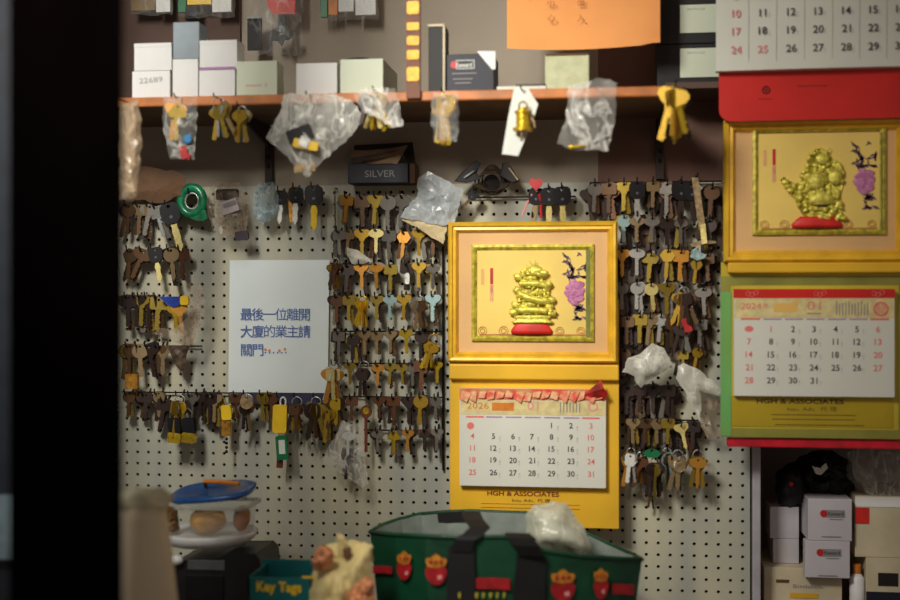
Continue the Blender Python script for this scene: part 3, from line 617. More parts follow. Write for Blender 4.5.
# wire coil bundle
t = thing('coiled_wire_bundle', 'dark coiled wire bundle with black levers on top of the pegboard', 'wire bundle', P(490, 190, -.04))
mb = MB()
for q in range(7): mb.ring(P(492 + (q % 3), 180 + (q % 4) * .8, -.03 - .004 * q), .020 + .0025 * q, .0016, .018 + .0022 * (6 - q), n=24)
mb.build('wire_coils', mat('coil_brown', (74, 56, 44), .5, .3), t, smooth=True)
MB().ext([(P(a, b, -.06).x, P(a, b, -.06).z) for a, b in ((455, 181), (463, 172), (477, 161), (480, 163), (476, 173), (481, 178), (466, 182))], [], -.064, -.052).build('black_lever', M['black'], t, bevel=.0015)
MB().ext([(P(a, b, -.06).x, P(a, b, -.06).z) for a, b in ((503, 164), (508, 163), (519, 180), (513, 182), (500, 176))], [], -.066, -.05).build('black_lever', M['black'], t, bevel=.0015)
MB().tube([P(464, 178, -.068), P(474, 171, -.068)], .0022, 6).build('silver_blade', K['silver'], t)
MB().tube([P(509, 168, -.068), P(518, 180, -.068)], .0018, 6).build('silver_blade', K['tan'], t)
put_slab('dark_disc', M['blackm'], t, 484, 174, 499, 190, -.03, .01, 0, 1)

# green tape roll
c = P(192, 201, -.045); t = thing('green_tape_roll', 'roll of glossy green tape hanging by the clear bags', 'tape roll', c)
k_ = mpp(192, -.045)
MB().ring(c, 11.5 * k_, 4.6 * k_, 13.5 * k_, n=28, seg=8).build('tape', M['tape'], t, smooth=True)
MB().ring(c, 7 * k_, 1.2 * k_, 8 * k_, n=24).build('core', K['silver'], t, smooth=True)
MB().ext([(P(a, b, -.05).x, P(a, b, -.05).z) for a, b in ((185, 212), (205, 210), (208, 218), (204, 221), (192, 219))], [], -.052, -.048).build('loose_end', M['tape'], t)
hook(192, 195, 'black wire hook carrying the green tape roll', 'wire hooks on the pegboard')

# ------------------------------------------------------------------ crumpled film and cloth
def inside(pt, poly):
    x, y = pt; r = False; n = len(poly)
    for i in range(n):
        a, b = poly[i], poly[(i + 1) % n]
        if (a[1] > y) != (b[1] > y) and x < (b[0] - a[0]) * (y - a[1]) / (b[1] - a[1]) + a[0]: r = not r
    return r
def edist(pt, poly):
    best = 1e9; n = len(poly); p = Vector(pt)
    for i in range(n):
        a, b = Vector(poly[i]), Vector(poly[(i + 1) % n]); ab = b - a; t = max(0, min(1, (p - a).dot(ab) / max(1e-9, ab.length_squared))); best = min(best, (a + ab * t - p).length)
    return best
def crumple(outline, y, bulge, amp, seed=0, step=4.0, back=True, freq=.09, radial=None):
    """crinkled pillow from a pixel outline on the plane y"""
    rr = random.Random(seed); ol = []
    n = len(outline)
    for i in range(n):
        a, b = Vector(outline[i]), Vector(outline[(i + 1) % n]); m = max(1, int((b - a).length / step))
        for q in range(m):
            c = a + (b - a) * q / m; j = 0 if q == 0 else .28 * step
            ol.append((c.x + rr.uniform(-j, j), c.y + rr.uniform(-j, j)))
    pts = list(ol); xs = [p[0] for p in outline]; ys = [p[1] for p in outline]
    x = min(xs)
    while x < max(xs):
        yy = min(ys)
        while yy < max(ys):
            q = (x + rr.uniform(-.4, .4) * step, yy + rr.uniform(-.4, .4) * step)
            if inside(q, ol) and edist(q, ol) > step * .45: pts.append(q)
            yy += step
        x += step
    ne = len(ol)
    V, _, Fc, *_ = delaunay_2d_cdt([Vector(p) for p in pts], [(i, (i + 1) % ne) for i in range(ne)], [], 1, 1e-5)
    mb = MB(); reach = max(6, min(max(xs) - min(xs), max(ys) - min(ys)) * .35)
    for side in ((-1, 1) if back else (-1,)):
        vs = []
        for v in V:
            d = min(1, edist((v.x, v.y), ol) / reach); k = math.sin(d * math.pi / 2)
            nn = noise.noise(Vector((v.x * freq + seed, v.y * freq, side))); n2 = abs(noise.noise(Vector((v.x * freq * 2.3, v.y * freq * 1.3 + seed, 3 * side))))
            off = bulge * k + amp * (.8 * nn + .7 * n2) * (.3 + k)
            if radial: an = math.atan2(v.y - radial[1], v.x - radial[0]); off += radial[3] * k * (.5 + .5 * math.sin(an * radial[2] + 1.4 * nn)) * min(1, math.hypot(v.x - radial[0], v.y - radial[1]) / 25)
            vs.append(P(v.x, v.y, y + side * off * (1 if side < 0 else .35)))
        mb.add(vs, [tuple(f) for f in Fc])
    return mb
def bagthing(name, label, cat, outline, y, bulge, amp, m, seed, step=4.0, part='film', freq=.09, back=True):
    cx = sum(p[0] for p in outline) / len(outline); t = thing(name, label, cat, P(cx, max(p[1] for p in outline), y))
    crumple(outline, y, bulge, amp, seed, step, back, freq).build(part, m, t, smooth=m.name.startswith(('milky', 'thin', 'clear', 'pack', 'frost', 'wrap')))
    return t
# big clear bag on shelf edge with padlock
bagthing('clear_plastic_bag', 'big crinkled clear plastic bag hanging from the shelf edge', 'bag', [(283, 95), (300, 92), (337, 95), (352, 100), (364, 118), (348, 138), (326, 158), (306, 178), (296, 165), (266, 138), (273, 124), (282, 108)], -.33, .016, .014, MILKY, 3)
t = thing('padlock', 'small grey padlock with yellow key inside the big clear bag', 'padlock', P(300, 140, -.345))
put_slab('body', M['black'], t, 287, 127, 312, 141, -.352, .014, 18, .3, .001)
put_slab('key_plate', M['yellow'], t, 293, 140, 318, 149, -.356, .006, -12, .4, .0008); put_slab('paper_slip', K['white'], t, 299, 137, 309, 147, -.36, .002, -25, .1)
MB().tube([P(291, 130, -.345), P(292, 122, -.345), P(304, 122, -.345), P(307, 129, -.345)], .0022, 6).build('shackle', K['silver'], t)
t = thing('orange_sachet', 'pale orange folded slip in the bottom tip of the big bag', 'slip', P(304, 170, -.33)); put_slab('slip', K['tan'], t, 294, 163, 315, 172, -.334, .003, 5, .1)
bagthing('clear_plastic_bag', 'clear plastic wrap around the gold keys under the greenish carton', 'bag', [(352, 92), (366, 88), (395, 88), (400, 108), (403, 126), (392, 128), (378, 118), (362, 112)], -.345, .008, .006, BAGF, 9)
put = place_key(368, 97, 32, 'square', 'dark', 16, -.335, 'black key splayed beside the gold bunch in clear wrap', 'keys hanging from the shelf edge', 5)
bagthing('clear_plastic_bag', 'narrow clear bag around the bright yellow keys under the shelf', 'bag', [(433, 92), (458, 91), (459, 110), (457, 142), (434, 142), (431, 118)], -.335, .012, .003, PACKF, 19)
bagthing('zip_bag', 'flat clear zip bag with small screws hanging from the shelf edge', 'bag', [(568, 86), (600, 78), (617, 83), (615, 118), (608, 151), (575, 150), (557, 144), (566, 118)], -.335, .006, .005, BAGF, 27)
t = thing('screw', 'small brass screw lying in the bottom of the zip bag', 'screw', P(582, 147, -.335)); MB().tube([P(572, 147, -.338), P(586, 146, -.338)], [.003, .0022], 8).build('shaft', K['gold'], t); MB().ball(P(571, 147, -.338), .0045, .0045, .0045).build('head', K['gold'], t)
t = thing('screw', 'thin silver pin slanting inside the zip bag', 'pin', P(600, 140, -.335)); MB().tube([P(593, 142, -.342), P(611, 134, -.342)], .0016, 6).build('shaft', K['white'], t)
t = bagthing('zip_bag', 'narrow zip bag with gold key, blue dot and red clip', 'bag', [(163, 97), (197, 97), (197, 130), (195, 160), (170, 159), (163, 130)], -.32, .009, .004, CLEAR, 33)
place_key(178, 107, 37, 'clover', 'gold', 3, -.325, 'yellow gold key inside the narrow zip bag', 'keys hanging from the shelf edge', 8)
place_key(176, 107, 37, 'fan', 'orange', 8, -.318, 'orange key behind the yellow key in the narrow zip bag', 'keys hanging from the shelf edge', 9)
t = thing('blue_token', 'round bright blue dot inside the narrow zip bag', 'token', P(188, 140, -.325)); q = P(188, 139, -.33); MB().lathe([(.007, 0), (.0085, .001), (.0085, .003), (.007, .004)], q, 16, 'y').build('disc', M['cyan'], t)
t = thing('red_clip', 'small red clip in the bottom of the narrow zip bag', 'clip', P(184, 155, -.325)); put_slab('clip', M['redtag'], t, 180, 146, 187, 159, -.329, .005, 15, .4, .001); put_slab('tip', M['redtag'], t, 183, 153, 190, 159, -.327, .004, -20, .3)
# lock cylinder on white card
t = thing('lock_cylinder', 'brass lock cylinder on a white card hanging from the shelf', 'lock', P(522, 120, -.32))
MB().ext([(P(a, b, -.315).x, P(a, b, -.315).z) for a, b in ((514, 88), (528, 88), (538, 104), (534, 118), (518, 156), (502, 154), (508, 118))], [], -.315, -.312).build('card', M['label'], t)
q = P(523, 122, -.33); kk = mpp(523, -.33)
MB().lathe([(8 * kk, -9 * kk), (10 * kk, -9 * kk), (10 * kk, -6 * kk), (7 * kk, -5.5 * kk), (7 * kk, 1 * kk), (6.4 * kk, 1.6 * kk), (7 * kk, 2.2 * kk), (7 * kk, 8 * kk), (8.6 * kk, 8.6 * kk), (8.6 * kk, 11 * kk), (5 * kk, 11.6 * kk), (5 * kk, 14 * kk)], q, 20).build('cylinder', K['gold'], t, smooth=False)
MB().ring(q + Vector((0, -.002, 16 * kk)), 4 * kk, 1 * kk, n=14).build('ring', K['tan'], t)
MB().tube([q + Vector((-.001, -.01, -9 * kk)), q + Vector((-.002, -.01, -20 * kk))], .002, 6).build('pin', K['brown'], t)
MB().tube([q + Vector((8 * kk, 0, 4 * kk)), q + Vector((11 * kk, 0, 0)), q + Vector((12 * kk, 0, -6 * kk))], .002, 6).build('tail', K['tan'], t)
t = thing('white_sheet', 'thin white paper strip lying on the shelf beside the black carton', 'paper', P(520, 89, -.25)); MB().box(P(497, 90, -.28).x, P(546, 90, -.28).x, -.285, -.15, sz1 + .0005, sz1 + .006).build('sheet', M['paper'], t)
MB().box(P(516, 90, -.28).x, P(546, 90, -.28).x, -.287, -.2, sz1 + .007, sz1 + .009).build('fold', M['navy'], t)
# bags on the board
t = bagthing('grey_plastic_bag', 'grey translucent plastic bag with beige paper over the key rows', 'bag', [(418, 178), (428, 171), (445, 180), (463, 189), (460, 205), (455, 222), (442, 226), (434, 224), (400, 217), (405, 208), (417, 196)], -.075, .010, .007, GREYF, 41)
bagthing('beige_packet', 'beige paper packet sticking out of the grey plastic bag', 'packet', [(413, 211), (437, 219), (447, 226), (443, 244), (424, 232), (402, 220)], -.068, .004, .004, mat('beige_packet', (226, 206, 160), .7, var=.1), 42)
bagthing('clear_plastic_bag', 'dim clear bag with grey tag hanging beside the green tape roll', 'bag', [(212, 184), (240, 182), (252, 205), (246, 232), (226, 238), (212, 230), (206, 205)], -.06, .014, .012, DIMF, 44)
t = thing('grey_tag', 'pale grey tilted tag box in the dim clear bag', 'tag', P(229, 205, -.07)); put_slab('tag_body', mat('tag_grey', (190, 176, 176), .5), t, 220.5, 200, 238, 213, -.085, .008, 17, .15, .001); put_slab('inset', mat('tag_inset', (140, 128, 130), .5), t, 223, 202, 236, 206, -.0865, .002, 17, .1)
put_slab('dark_top', M['blackm'], t, 216, 189, 238, 200, -.07, .008, 0, .3); put_slab('dark_foot', mat('dark_purple', (52, 34, 52), .5), t, 235, 231, 248, 240, -.07, .008, 8, .4)
bagthing('clear_plastic_bag', 'small blue-tinted clear bag between grey tag bag and black-headed keys', 'bag', [(258, 184), (274, 182), (279, 200), (276, 216), (262, 224), (253, 214), (254, 196)], -.06, .010, .010, film('bluish_film', (176, 200, 206), .3), 47)
t = bagthing('clear_plastic_bag', 'hanging film bag holding the blue and yellow fob', 'bag', [(186, 282), (202, 286), (206, 312), (196, 335), (190, 346), (176, 343), (152, 333), (160, 328), (176, 328), (188, 316), (190, 300)], -.085, .008, .010, DIMF, 51)
bagthing('brown_film_tail', 'dark crumpled film tail hanging under the film bag', 'bag', [(166, 346), (190, 346), (186, 362), (181, 374), (175, 362)], -.05, .008, .006, mat('brown_film', (104, 84, 70), .5, var=.3, scale=60), 52)
bagthing('white_tissue', 'small white crumpled paper scrap between second and third key rows', 'paper', [(347, 247), (358, 250), (366, 256), (372, 262), (362, 264), (352, 264), (347, 256)], -.052, .006, .004, M['tissue'], 55, 3)
t = bagthing('clear_plastic_bag', 'clear film bag with a whitish key hanging lowest beside bottom key row', 'bag', [(342, 420), (350, 424), (362, 424), (364, 446), (366, 466), (368, 484), (362, 488), (348, 478), (334, 470), (322, 460), (330, 444), (338, 432)], -.07, .012, .008, BAGF, 61, 3.5)
place_key(348.5, 434, 24, 'oval', 'white', 2, -.092, 'whitish key inside the lowest hanging film bag', G1, 4); hook(349, 430, 'black wire hook carrying the lowest film bag', 'wire hooks on the pegboard')
bunch(350, 448, 28, ['brown', 'olive', 'dark', 'brown'], -.055, 'brown key bunch inside the lowest hanging film bag', spread=12, ringpx=3)
bagthing('crumpled_plastic', 'crumpled frosted plastic bundle hanging over the keys beside middle calendar', 'bag', [(628, 358), (640, 354), (652, 343), (664, 348), (673, 365), (660, 374), (648, 380), (641, 388), (634, 376), (622, 372)], -.09, .022, .024, FROST, 65, 4.5, freq=.06)
bagthing('crumpled_plastic', 'long frosted plastic strip draped toward the lower framed calendar', 'bag', [(678, 366), (684, 363), (696, 368), (722, 390), (719, 396), (700, 390), (701, 404), (700, 421), (693, 408), (684, 390), (676, 378)], -.07, .012, .022, FROST, 68, 4.5, freq=.06)
bagthing('dim_film_veil', 'thin brownish film hanging from the long frosted plastic strip', 'bag', [(696, 392), (722, 396), (721, 440), (708, 440), (700, 424)], -.045, .004, .006, DIMF, 69, 4)
bagthing('plastic_sleeve', 'blurred pale plastic sleeve hanging beside the black door frame', 'sleeve', [(120, 104), (138, 98), (142, 120), (140, 165), (136, 198), (120, 200)], -.42, .012, .006, film('pale_sleeve', (196, 172, 142), .45), 71, 5)
bagthing('brown_paper_bag', 'flat brown paper bag hanging above the keys by the door frame', 'bag', [(112, 168), (144, 166), (178, 172), (186, 178), (181, 196), (164, 203), (140, 200), (112, 202)], -.055, .008, .004, M['brownpaper'], 73, 6)
# bag top label hook on grey bag
hook(431, 199, 'black wire hook piercing the grey plastic bag', 'wire hooks on the pegboard')

for px, py, what in ((219, 99, 'the second key bunch along it'), (242, 107, 'the small brass key bunch'), (675, 86, 'long gold key bunch at the shelf end'), (444, 94, 'bright yellow key bunch'), (376, 92, 'gold keys in clear wrap'), (310, 97, 'big crinkled clear bag'), (180, 99, 'narrow zip bag'), (522, 91, 'white card with lock cylinder'), (594, 86, 'flat clear zip bag'), (130, 104, 'pale plastic sleeve')):
    a = P(px, py, -.30); mb = MB(); yy = -.42 if px == 130 else -.33
    mb.tube([(a.x, -.288, a.z + .002), (a.x, -.30, a.z + .002), (a.x, yy, a.z), (a.x, yy - .004, a.z + .006)], .0014, 6)
    tag(mb.build('shelf_hook', M['wire']), 'small wire hook on the shelf edge holding ' + what, 'hook', 'hooks along the shelf edge')
# ------------------------------------------------------------------ SILVER box
pl = Pl(-.05, 380)
t = thing('open_carton', 'torn open navy carton printed SILVER standing on the pegboard edge', 'carton', P(381, 184, -.03))
pl.box(MB(), 349, 164, 409, 183.5, -.062, -.0).build('tray', M['navy'], t, bevel=.001)
MB().ext([(P(a, b, -.05).x, P(a, b, -.05).z) for a, b in ((352, 144), (411, 141), (414, 166), (409, 166), (400, 150), (352, 149))], [], -.03, -.026).build('back_flap', M['blackm'], t)
MB().add([P(352, 150, -.028), P(398, 146, -.028), P(408, 145, -.03), P(397, 164, -.064), P(372, 164, -.066), P(351, 160, -.04)], [(0, 1, 2, 3, 4, 5)]).build('torn_flap', mat('carton_brown', (168, 140, 112), .8, var=.1), t)
MB().add([P(351, 158, -.066), P(398, 150, -.067), P(380, 157, -.068), P(352, 164, -.066)], [(0, 1, 2, 3)]).build('crease_flap', mat('carton_dark_brown', (64, 46, 40), .8), t)
pl.box(MB(), 409.5, 164, 415, 183.5, -.05, -.0).build('side_panel', M['brownpaper'], t)
pz = Pl(-.0625, 380); MB().text('SILVER', pz.X(380), pz.Z(173.5), 6.8 * pz.k, -.0630, w=31 * pz.k, bold=.01).build('lettering', M['inkgrey'], t)

# ------------------------------------------------------------------ cartons on the shelf
def carton(label, x0, y0, x1, y1, m, yf=-.275, depth=.05, name='carton', extra=None, onshelf=True, group='cartons on the wooden shelf', lid=True, zb=None):
    q = Pl(yf, (x0 + x1) / 2); a, b, c, d = q.r(x0, y0, x1, y1)
    if zb is not None: c = zb
    t = thing(name, label, 'carton', ((a + b) / 2, yf + depth / 2, c), group)
    MB().box(a, b, yf, yf + depth, c, d).build('box', m, t, bevel=.0012)
    if lid:
        MB().box(a + .0002, b - .0002, yf - .0008, yf - .0001, d - (d - c) * .14, d - .001).build('lid_flap', m, t)
    if extra: extra(t, q, yf - .0012)
    return t, d
zs = sz1 + .0004
def scr(t, q, y): MB().text('22689', q.X(151), q.Z(80), 5.5 * q.k, y, w=24 * q.k, rot=.06, bold=-.012).build('handwriting', M['inkgrey'], t)
_, z_ = carton('lower white carton with a handwritten number beside the door frame', 132, 71, 170, 98, M['boxwhite'], extra=scr, zb=zs, lid=False)
carton('plain white carton lying on top of the carton with handwritten number', 134, 43, 171.5, 71, M['boxwhite'], zb=z_ + .0005)
_, z_ = carton('narrow white carton under the blue-grey carton', 172.5, 59, 198, 97, M['boxwhite'], zb=zs, lid=False)
carton('blue-grey carton lying on the narrow white carton', 173, 22, 199, 58, M['boxblue'], zb=z_ + .0005, lid=False)
_, z_ = carton('lower white carton beside the greenish carton with red print', 199, 70, 235, 96.5, M['boxwhite'], zb=zs, lid=False)
carton('white carton with a purple bottom edge, on a lower white carton', 199.5, 40, 237, 69.5, M['boxwhite'], zb=z_ + .0005, extra=lambda t, q, y: MB().box(q.X(200), q.X(236), y, y + .001, q.Z(69.5), q.Z(67)).build('purple_edge', M['inkpurple'], t))
carton('greenish white carton with faint red print above the hanging keys', 236.5, 61, 277, 96, M['boxgreen'], zb=zs, extra=lambda t, q, y: (MB().text('mont 2', q.X(257), q.Z(85), 3.4 * q.k, y, w=22 * q.k).build('red_print', M['inkpink'], t)), lid=False)
carton('plain low white carton behind the big clear bag', 296, 63, 337, 92.5, M['boxwhite'], zb=zs, lid=False)
carton('wide pale green carton beside the glowing slotted strip', 340, 59, 383, 91.5, M['boxgreen'], depth=.16, zb=zs, lid=False)
t = thing('dark_pad', 'low dark rounded pad lying on the pale green carton', 'pad', P(359, 60, -.2)); MB().lathe([(.04, 0), (.036, .008), (.02, .014), (.002, .016)], (P(359, 60, -.2).x, -.2, P(361, 59, -.275).z + .0016), 20, sy=.6).build('cap_body', M['blackm'], t, smooth=True)
carton('tall narrow black carton with cream edges on the shelf', 428.5, 25, 444, 88, M['drag'], yf=-.27, depth=.07, zb=zs, lid=False, extra=lambda t, q, y: (MB().box(q.X(428), q.X(444.5), y - .001, y + .06, q.Z(26.5), q.Z(24.3)).build('cream_top', M['boxcream'], t), MB().box(q.X(443), q.X(445), y - .0005, y + .002, zs, q.Z(26)).build('cream_edge', M['boxcream'], t)))
def kdeco(t, q, y):
    MB().ext([(q.X(a), q.Z(b)) for a, b in ((477, 51.5), (495.5, 52), (495.5, 70), (492, 70))], [], y - .0004, y).build('white_corner', M['boxwhite'], t)
    MB().lathe([(4 * q.k, 0), (4 * q.k, .0006)], (q.X(454.5), y, q.Z(64.5)), 16, 'y').build('red_disc', M['redtag'], t)
    MB().frame(q.X(456), q.X(474.5), q.Z(69), q.Z(60), [(0, y - .0006), (.0014, y - .0006)]).build('logo_outline', M['label'], t)
    MB().text('Keward', q.X(464), q.Z(64.8), 4.6 * q.k, y - .001, w=16 * q.k, bold=.02).build('logo_lettering', M['label'], t)
    mb = MB()
    for yy, a, b in ((73.5, 452, 477), (79, 453, 473), (83, 455, 471)): mb.box(q.X(a), q.X(b), y - .0006, y, q.Z(yy + .6), q.Z(yy - .6))
    mb.build('small_print', M['inkgrey'], t)
carton('dark navy carton with red dot logo and a white cut corner', 446.5, 54, 494, 88, M['navy'], yf=-.27, depth=.09, zb=zs, lid=False, extra=kdeco)
carton('small cream card box below the orange paper', 545, 55, 589, 87.5, mat('cream_green_card', (206, 208, 168), .7, var=.06, scale=40), yf=-.24, depth=.05, zb=zs, lid=False, extra=lambda t, q, y: (MB().box(q.X(546), q.X(588), y - .0003, y, q.Z(55.5), q.Z(53.5)).build('dark_top', M['inkbrown'], t), MB().text('- ... ~', q.X(563), q.Z(78), 2.6 * q.k, y, w=15 * q.k).build('small_print', M['inkpink'], t)))
for i, (y0, y1, l0, l1, lb) in enumerate(((44, 86, 48.5, 77.5, 'lower black carton with a white label beside the top calendar'), (-6, 43.5, 5, 33, 'upper black carton with a white label beside the top calendar'))):
    def lab(t, q, y, l0=l0, l1=l1):
        MB().box(q.X(680), q.X(719), y - .0006, y, q.Z(l1), q.Z(l0)).build('white_label', M['boxgreen'], t)
        MB().text('MOTO CLE', q.X(696), q.Z(l0 + 4.5), 2.2 * q.k, y - .0009, w=17 * q.k).build('label_print', M['inkgrey'], t)
    carton(lb, 657, y0, 722, y1, M['drag'], yf=-.11, depth=.10, extra=lab, lid=False, group='black cartons', zb=lz + .0004 if i == 0 else None)
# slotted strip
t = thing('slotted_strip', 'brown upright strip with self-glowing yellow-orange patches rising from the shelf', 'strip', P(413, 98, -.30))
q = Pl(-.302, 413); q.box(MB(), 406, -14, 420, 98, -.302, -.2915).build('strip', M['maroonstrip'], t)
for a, b in ((1, 14), (22.5, 30), (36, 45), (50, 59.5), (67, 81)):
    put_slab('glow_patch', M['sticker'], t, 406.8, a, 419, b, -.3045, .003, 0, .35)  # patches glow by emission in their material
# orange hanging paper
t = thing('orange_paper', 'large orange paper with faint vertical writing hanging above the shelf', 'paper', P(584, 48, -.20))
mb = MB(); q = Pl(-.20, 584); n = 16
for i in range(n + 1):
    u = i / n; px = 507 + 153 * u; bot = 46.5 + 2.5 * math.sin(math.pi * u) - (1.5 if u > .9 else 0)
    for py in (-40, bot): mb.v.append((q.X(px), -.20 + .006 * math.sin(u * 5), q.Z(py)))
mb.f = [(2 * i, 2 * i + 2, 2 * i + 3, 2 * i + 1) for i in range(n)]
mb.build('sheet', M['orangepaper'], t, smooth=True)
for px in (530, 640): h_ = P(px, -38, -.2); MB().tube([(h_.x, .011, h_.z + .01), (h_.x, -.203, h_.z + .002), (h_.x, -.206, h_.z - .004)], .0018, 6).build('hanging_wire', M['wire'], t)
mb = MB()
for ch, px, py in (('小', 551, 3), ('心', 551.5, 18), ('出', 581, 3), ('入', 581, 19)): mb.text(ch, q.X(px), q.Z(py), 6 * q.k, -.2085)
mb.build('writing', mat('ink_rust', (176, 92, 50), .7, var=0), t)
# blister packs at the top
def pack(label, x0, y1, x1, parts, y=-.05):
    q = Pl(y, (x0 + x1) / 2); t = thing('blister_pack', label, 'blister pack', P((x0 + x1) / 2, y1, y), 'blister packs hanging above the shelf')
    crumple([(x0, -34), (x1, -34), (x1, y1), (x0, y1)], y - .012, .012, .002, int(x0), 6, False).build('film', PACKF, t)
    h_ = P((x0 + x1) / 2, -30, y); MB().tube([(h_.x, .011, h_.z), (h_.x, y - .012, h_.z), (h_.x, y - .016, h_.z + .008)], .0018, 6).build('hanging_wire', M['wire'], t)
    for nm, m, a, b, c, d in parts: q.box(MB(), a, b, c, d, y - .006, y + .002).build(nm, m, t, bevel=.0008)
    return t
pack('brown and white blister pack hanging nearest the black door frame', 131, 15, 172, [('brown_card', mat('pack_brown', (120, 92, 40), .6), 132, -30, 156, 11), ('white_card', M['boxwhite'], 157, -30, 171, 13)])
pack('green, yellow and white blister pack hanging above the blue-grey carton', 178, 17, 235, [('green_card', M['green'], 179, -30, 187, 12), ('yellow_card', M['yellow'], 188, -30, 212, 5), ('white_card', M['boxwhite'], 213, -30, 232, 13), ('black_clip', M['black'], 186, 6, 198, 19)])
pack('green, orange and white blister pack hanging beside the glowing strip', 320, 20, 378, [('green_card', M['green'], 321, -30, 328, 17), ('orange_card', M['orangestick'], 329, -30, 338, 15), ('white_card', M['boxwhite'], 339, -30, 354, 12), ('pale_card', M['boxwhite'], 356, -30, 376, 16)])
t = pack('large clear blister pack with black key cover and red label', 246, 55, 303, [('dark_sleeve', M['blackm'], 248, 18, 262, 50), ('silver_header', M['boxblue'], 248, 17, 262, 22)])
q = Pl(-.06, 280)
MB().ext([(q.X(a), q.Z(b)) for a, b in ((266, -30), (296, -30), (296, 15), (275, 15), (268, 6))], [], -.067, -.064).build('red_label', M['redfab'], t)
MB().text('IXI', q.X(283), q.Z(1), 4 * q.k, -.068, w=12 * q.k).build('label_print', mat('ink_light_red', (244, 130, 100), .6), t); MB().text('CZ.', q.X(283), q.Z(9), 4.5 * q.k, -.068, w=13 * q.k).build('label_print', mat('ink_light_red', (244, 130, 100), .6), t)
mb = MB(); q2 = [(279, 15), (286, 15), (286, 29), (292, 31), (294, 36), (289, 40), (285, 40), (282, 46), (278, 41), (270, 40), (268, 34), (273, 30), (279, 28)]
mb.ext([(q.X(a), q.Z(b)) for a, b in q2], [circ(q.X(282), q.Z(34.5), .006, 10, 0, .003)], -.067, -.060).build('key_cover', M['black'], t, bevel=.001)

# ------------------------------------------------------------------ notice
q = Pl(-.012, 279)
t = thing('paper_notice', 'white A4 paper notice with blue Chinese writing pinned on the pegboard', 'notice', P(279, 392, -.01))
mb = MB(); n = 8
for i in range(n + 1):
    u = i / n
    for py in (260, 392.5): mb.v.append((q.X((229.8 if py < 300 else 228.2) + (99.6) * u), -.012 - .004 * math.sin(math.pi * u), q.Z(py)))
mb.f = [(2 * i, 2 * i + 2, 2 * i + 3, 2 * i + 1) for i in range(n)]
mb.build('sheet', M['notice'], t, smooth=True)
mb = MB()
for row, (py, s_) in enumerate(((314.5, '最後一位離開'), (331.5, '大廈的業主請'), (350, '關門'))):
    for i, ch in enumerate(s_): mb.text(ch, q.X(247 + i * 11.6), q.Z(py), 9.6 * q.k, -.0175)
mb.build('blue_writing', M['inkblue'], t)
mb = MB()
for i in range(6): mb.ext(circ(q.X(266 + i * 4.1), q.Z(352.5), .0016, 8), [], -.0178, -.0170)
mb.build('dots', M['inkblue'], t)
mb = MB()
for px, py in ((266, 349.5), (270, 350.5), (280, 350.5), (285.5, 349)): mb.ext(circ(q.X(px), q.Z(py), .003, 8), [], -.0177, -.0169)
mb.build('orange_marks', mat('ink_orange', (236, 150, 110), .7, var=0), t)
# blue strip under notice
tag(MB().box(q.X(229), q.X(330), -.016, -.006, q.Z(404), q.Z(393)).build('dark_blue_strip', mat('strip_navy', (46, 48, 78), .6)), 'dark blue strip directly below the paper notice', 'strip')

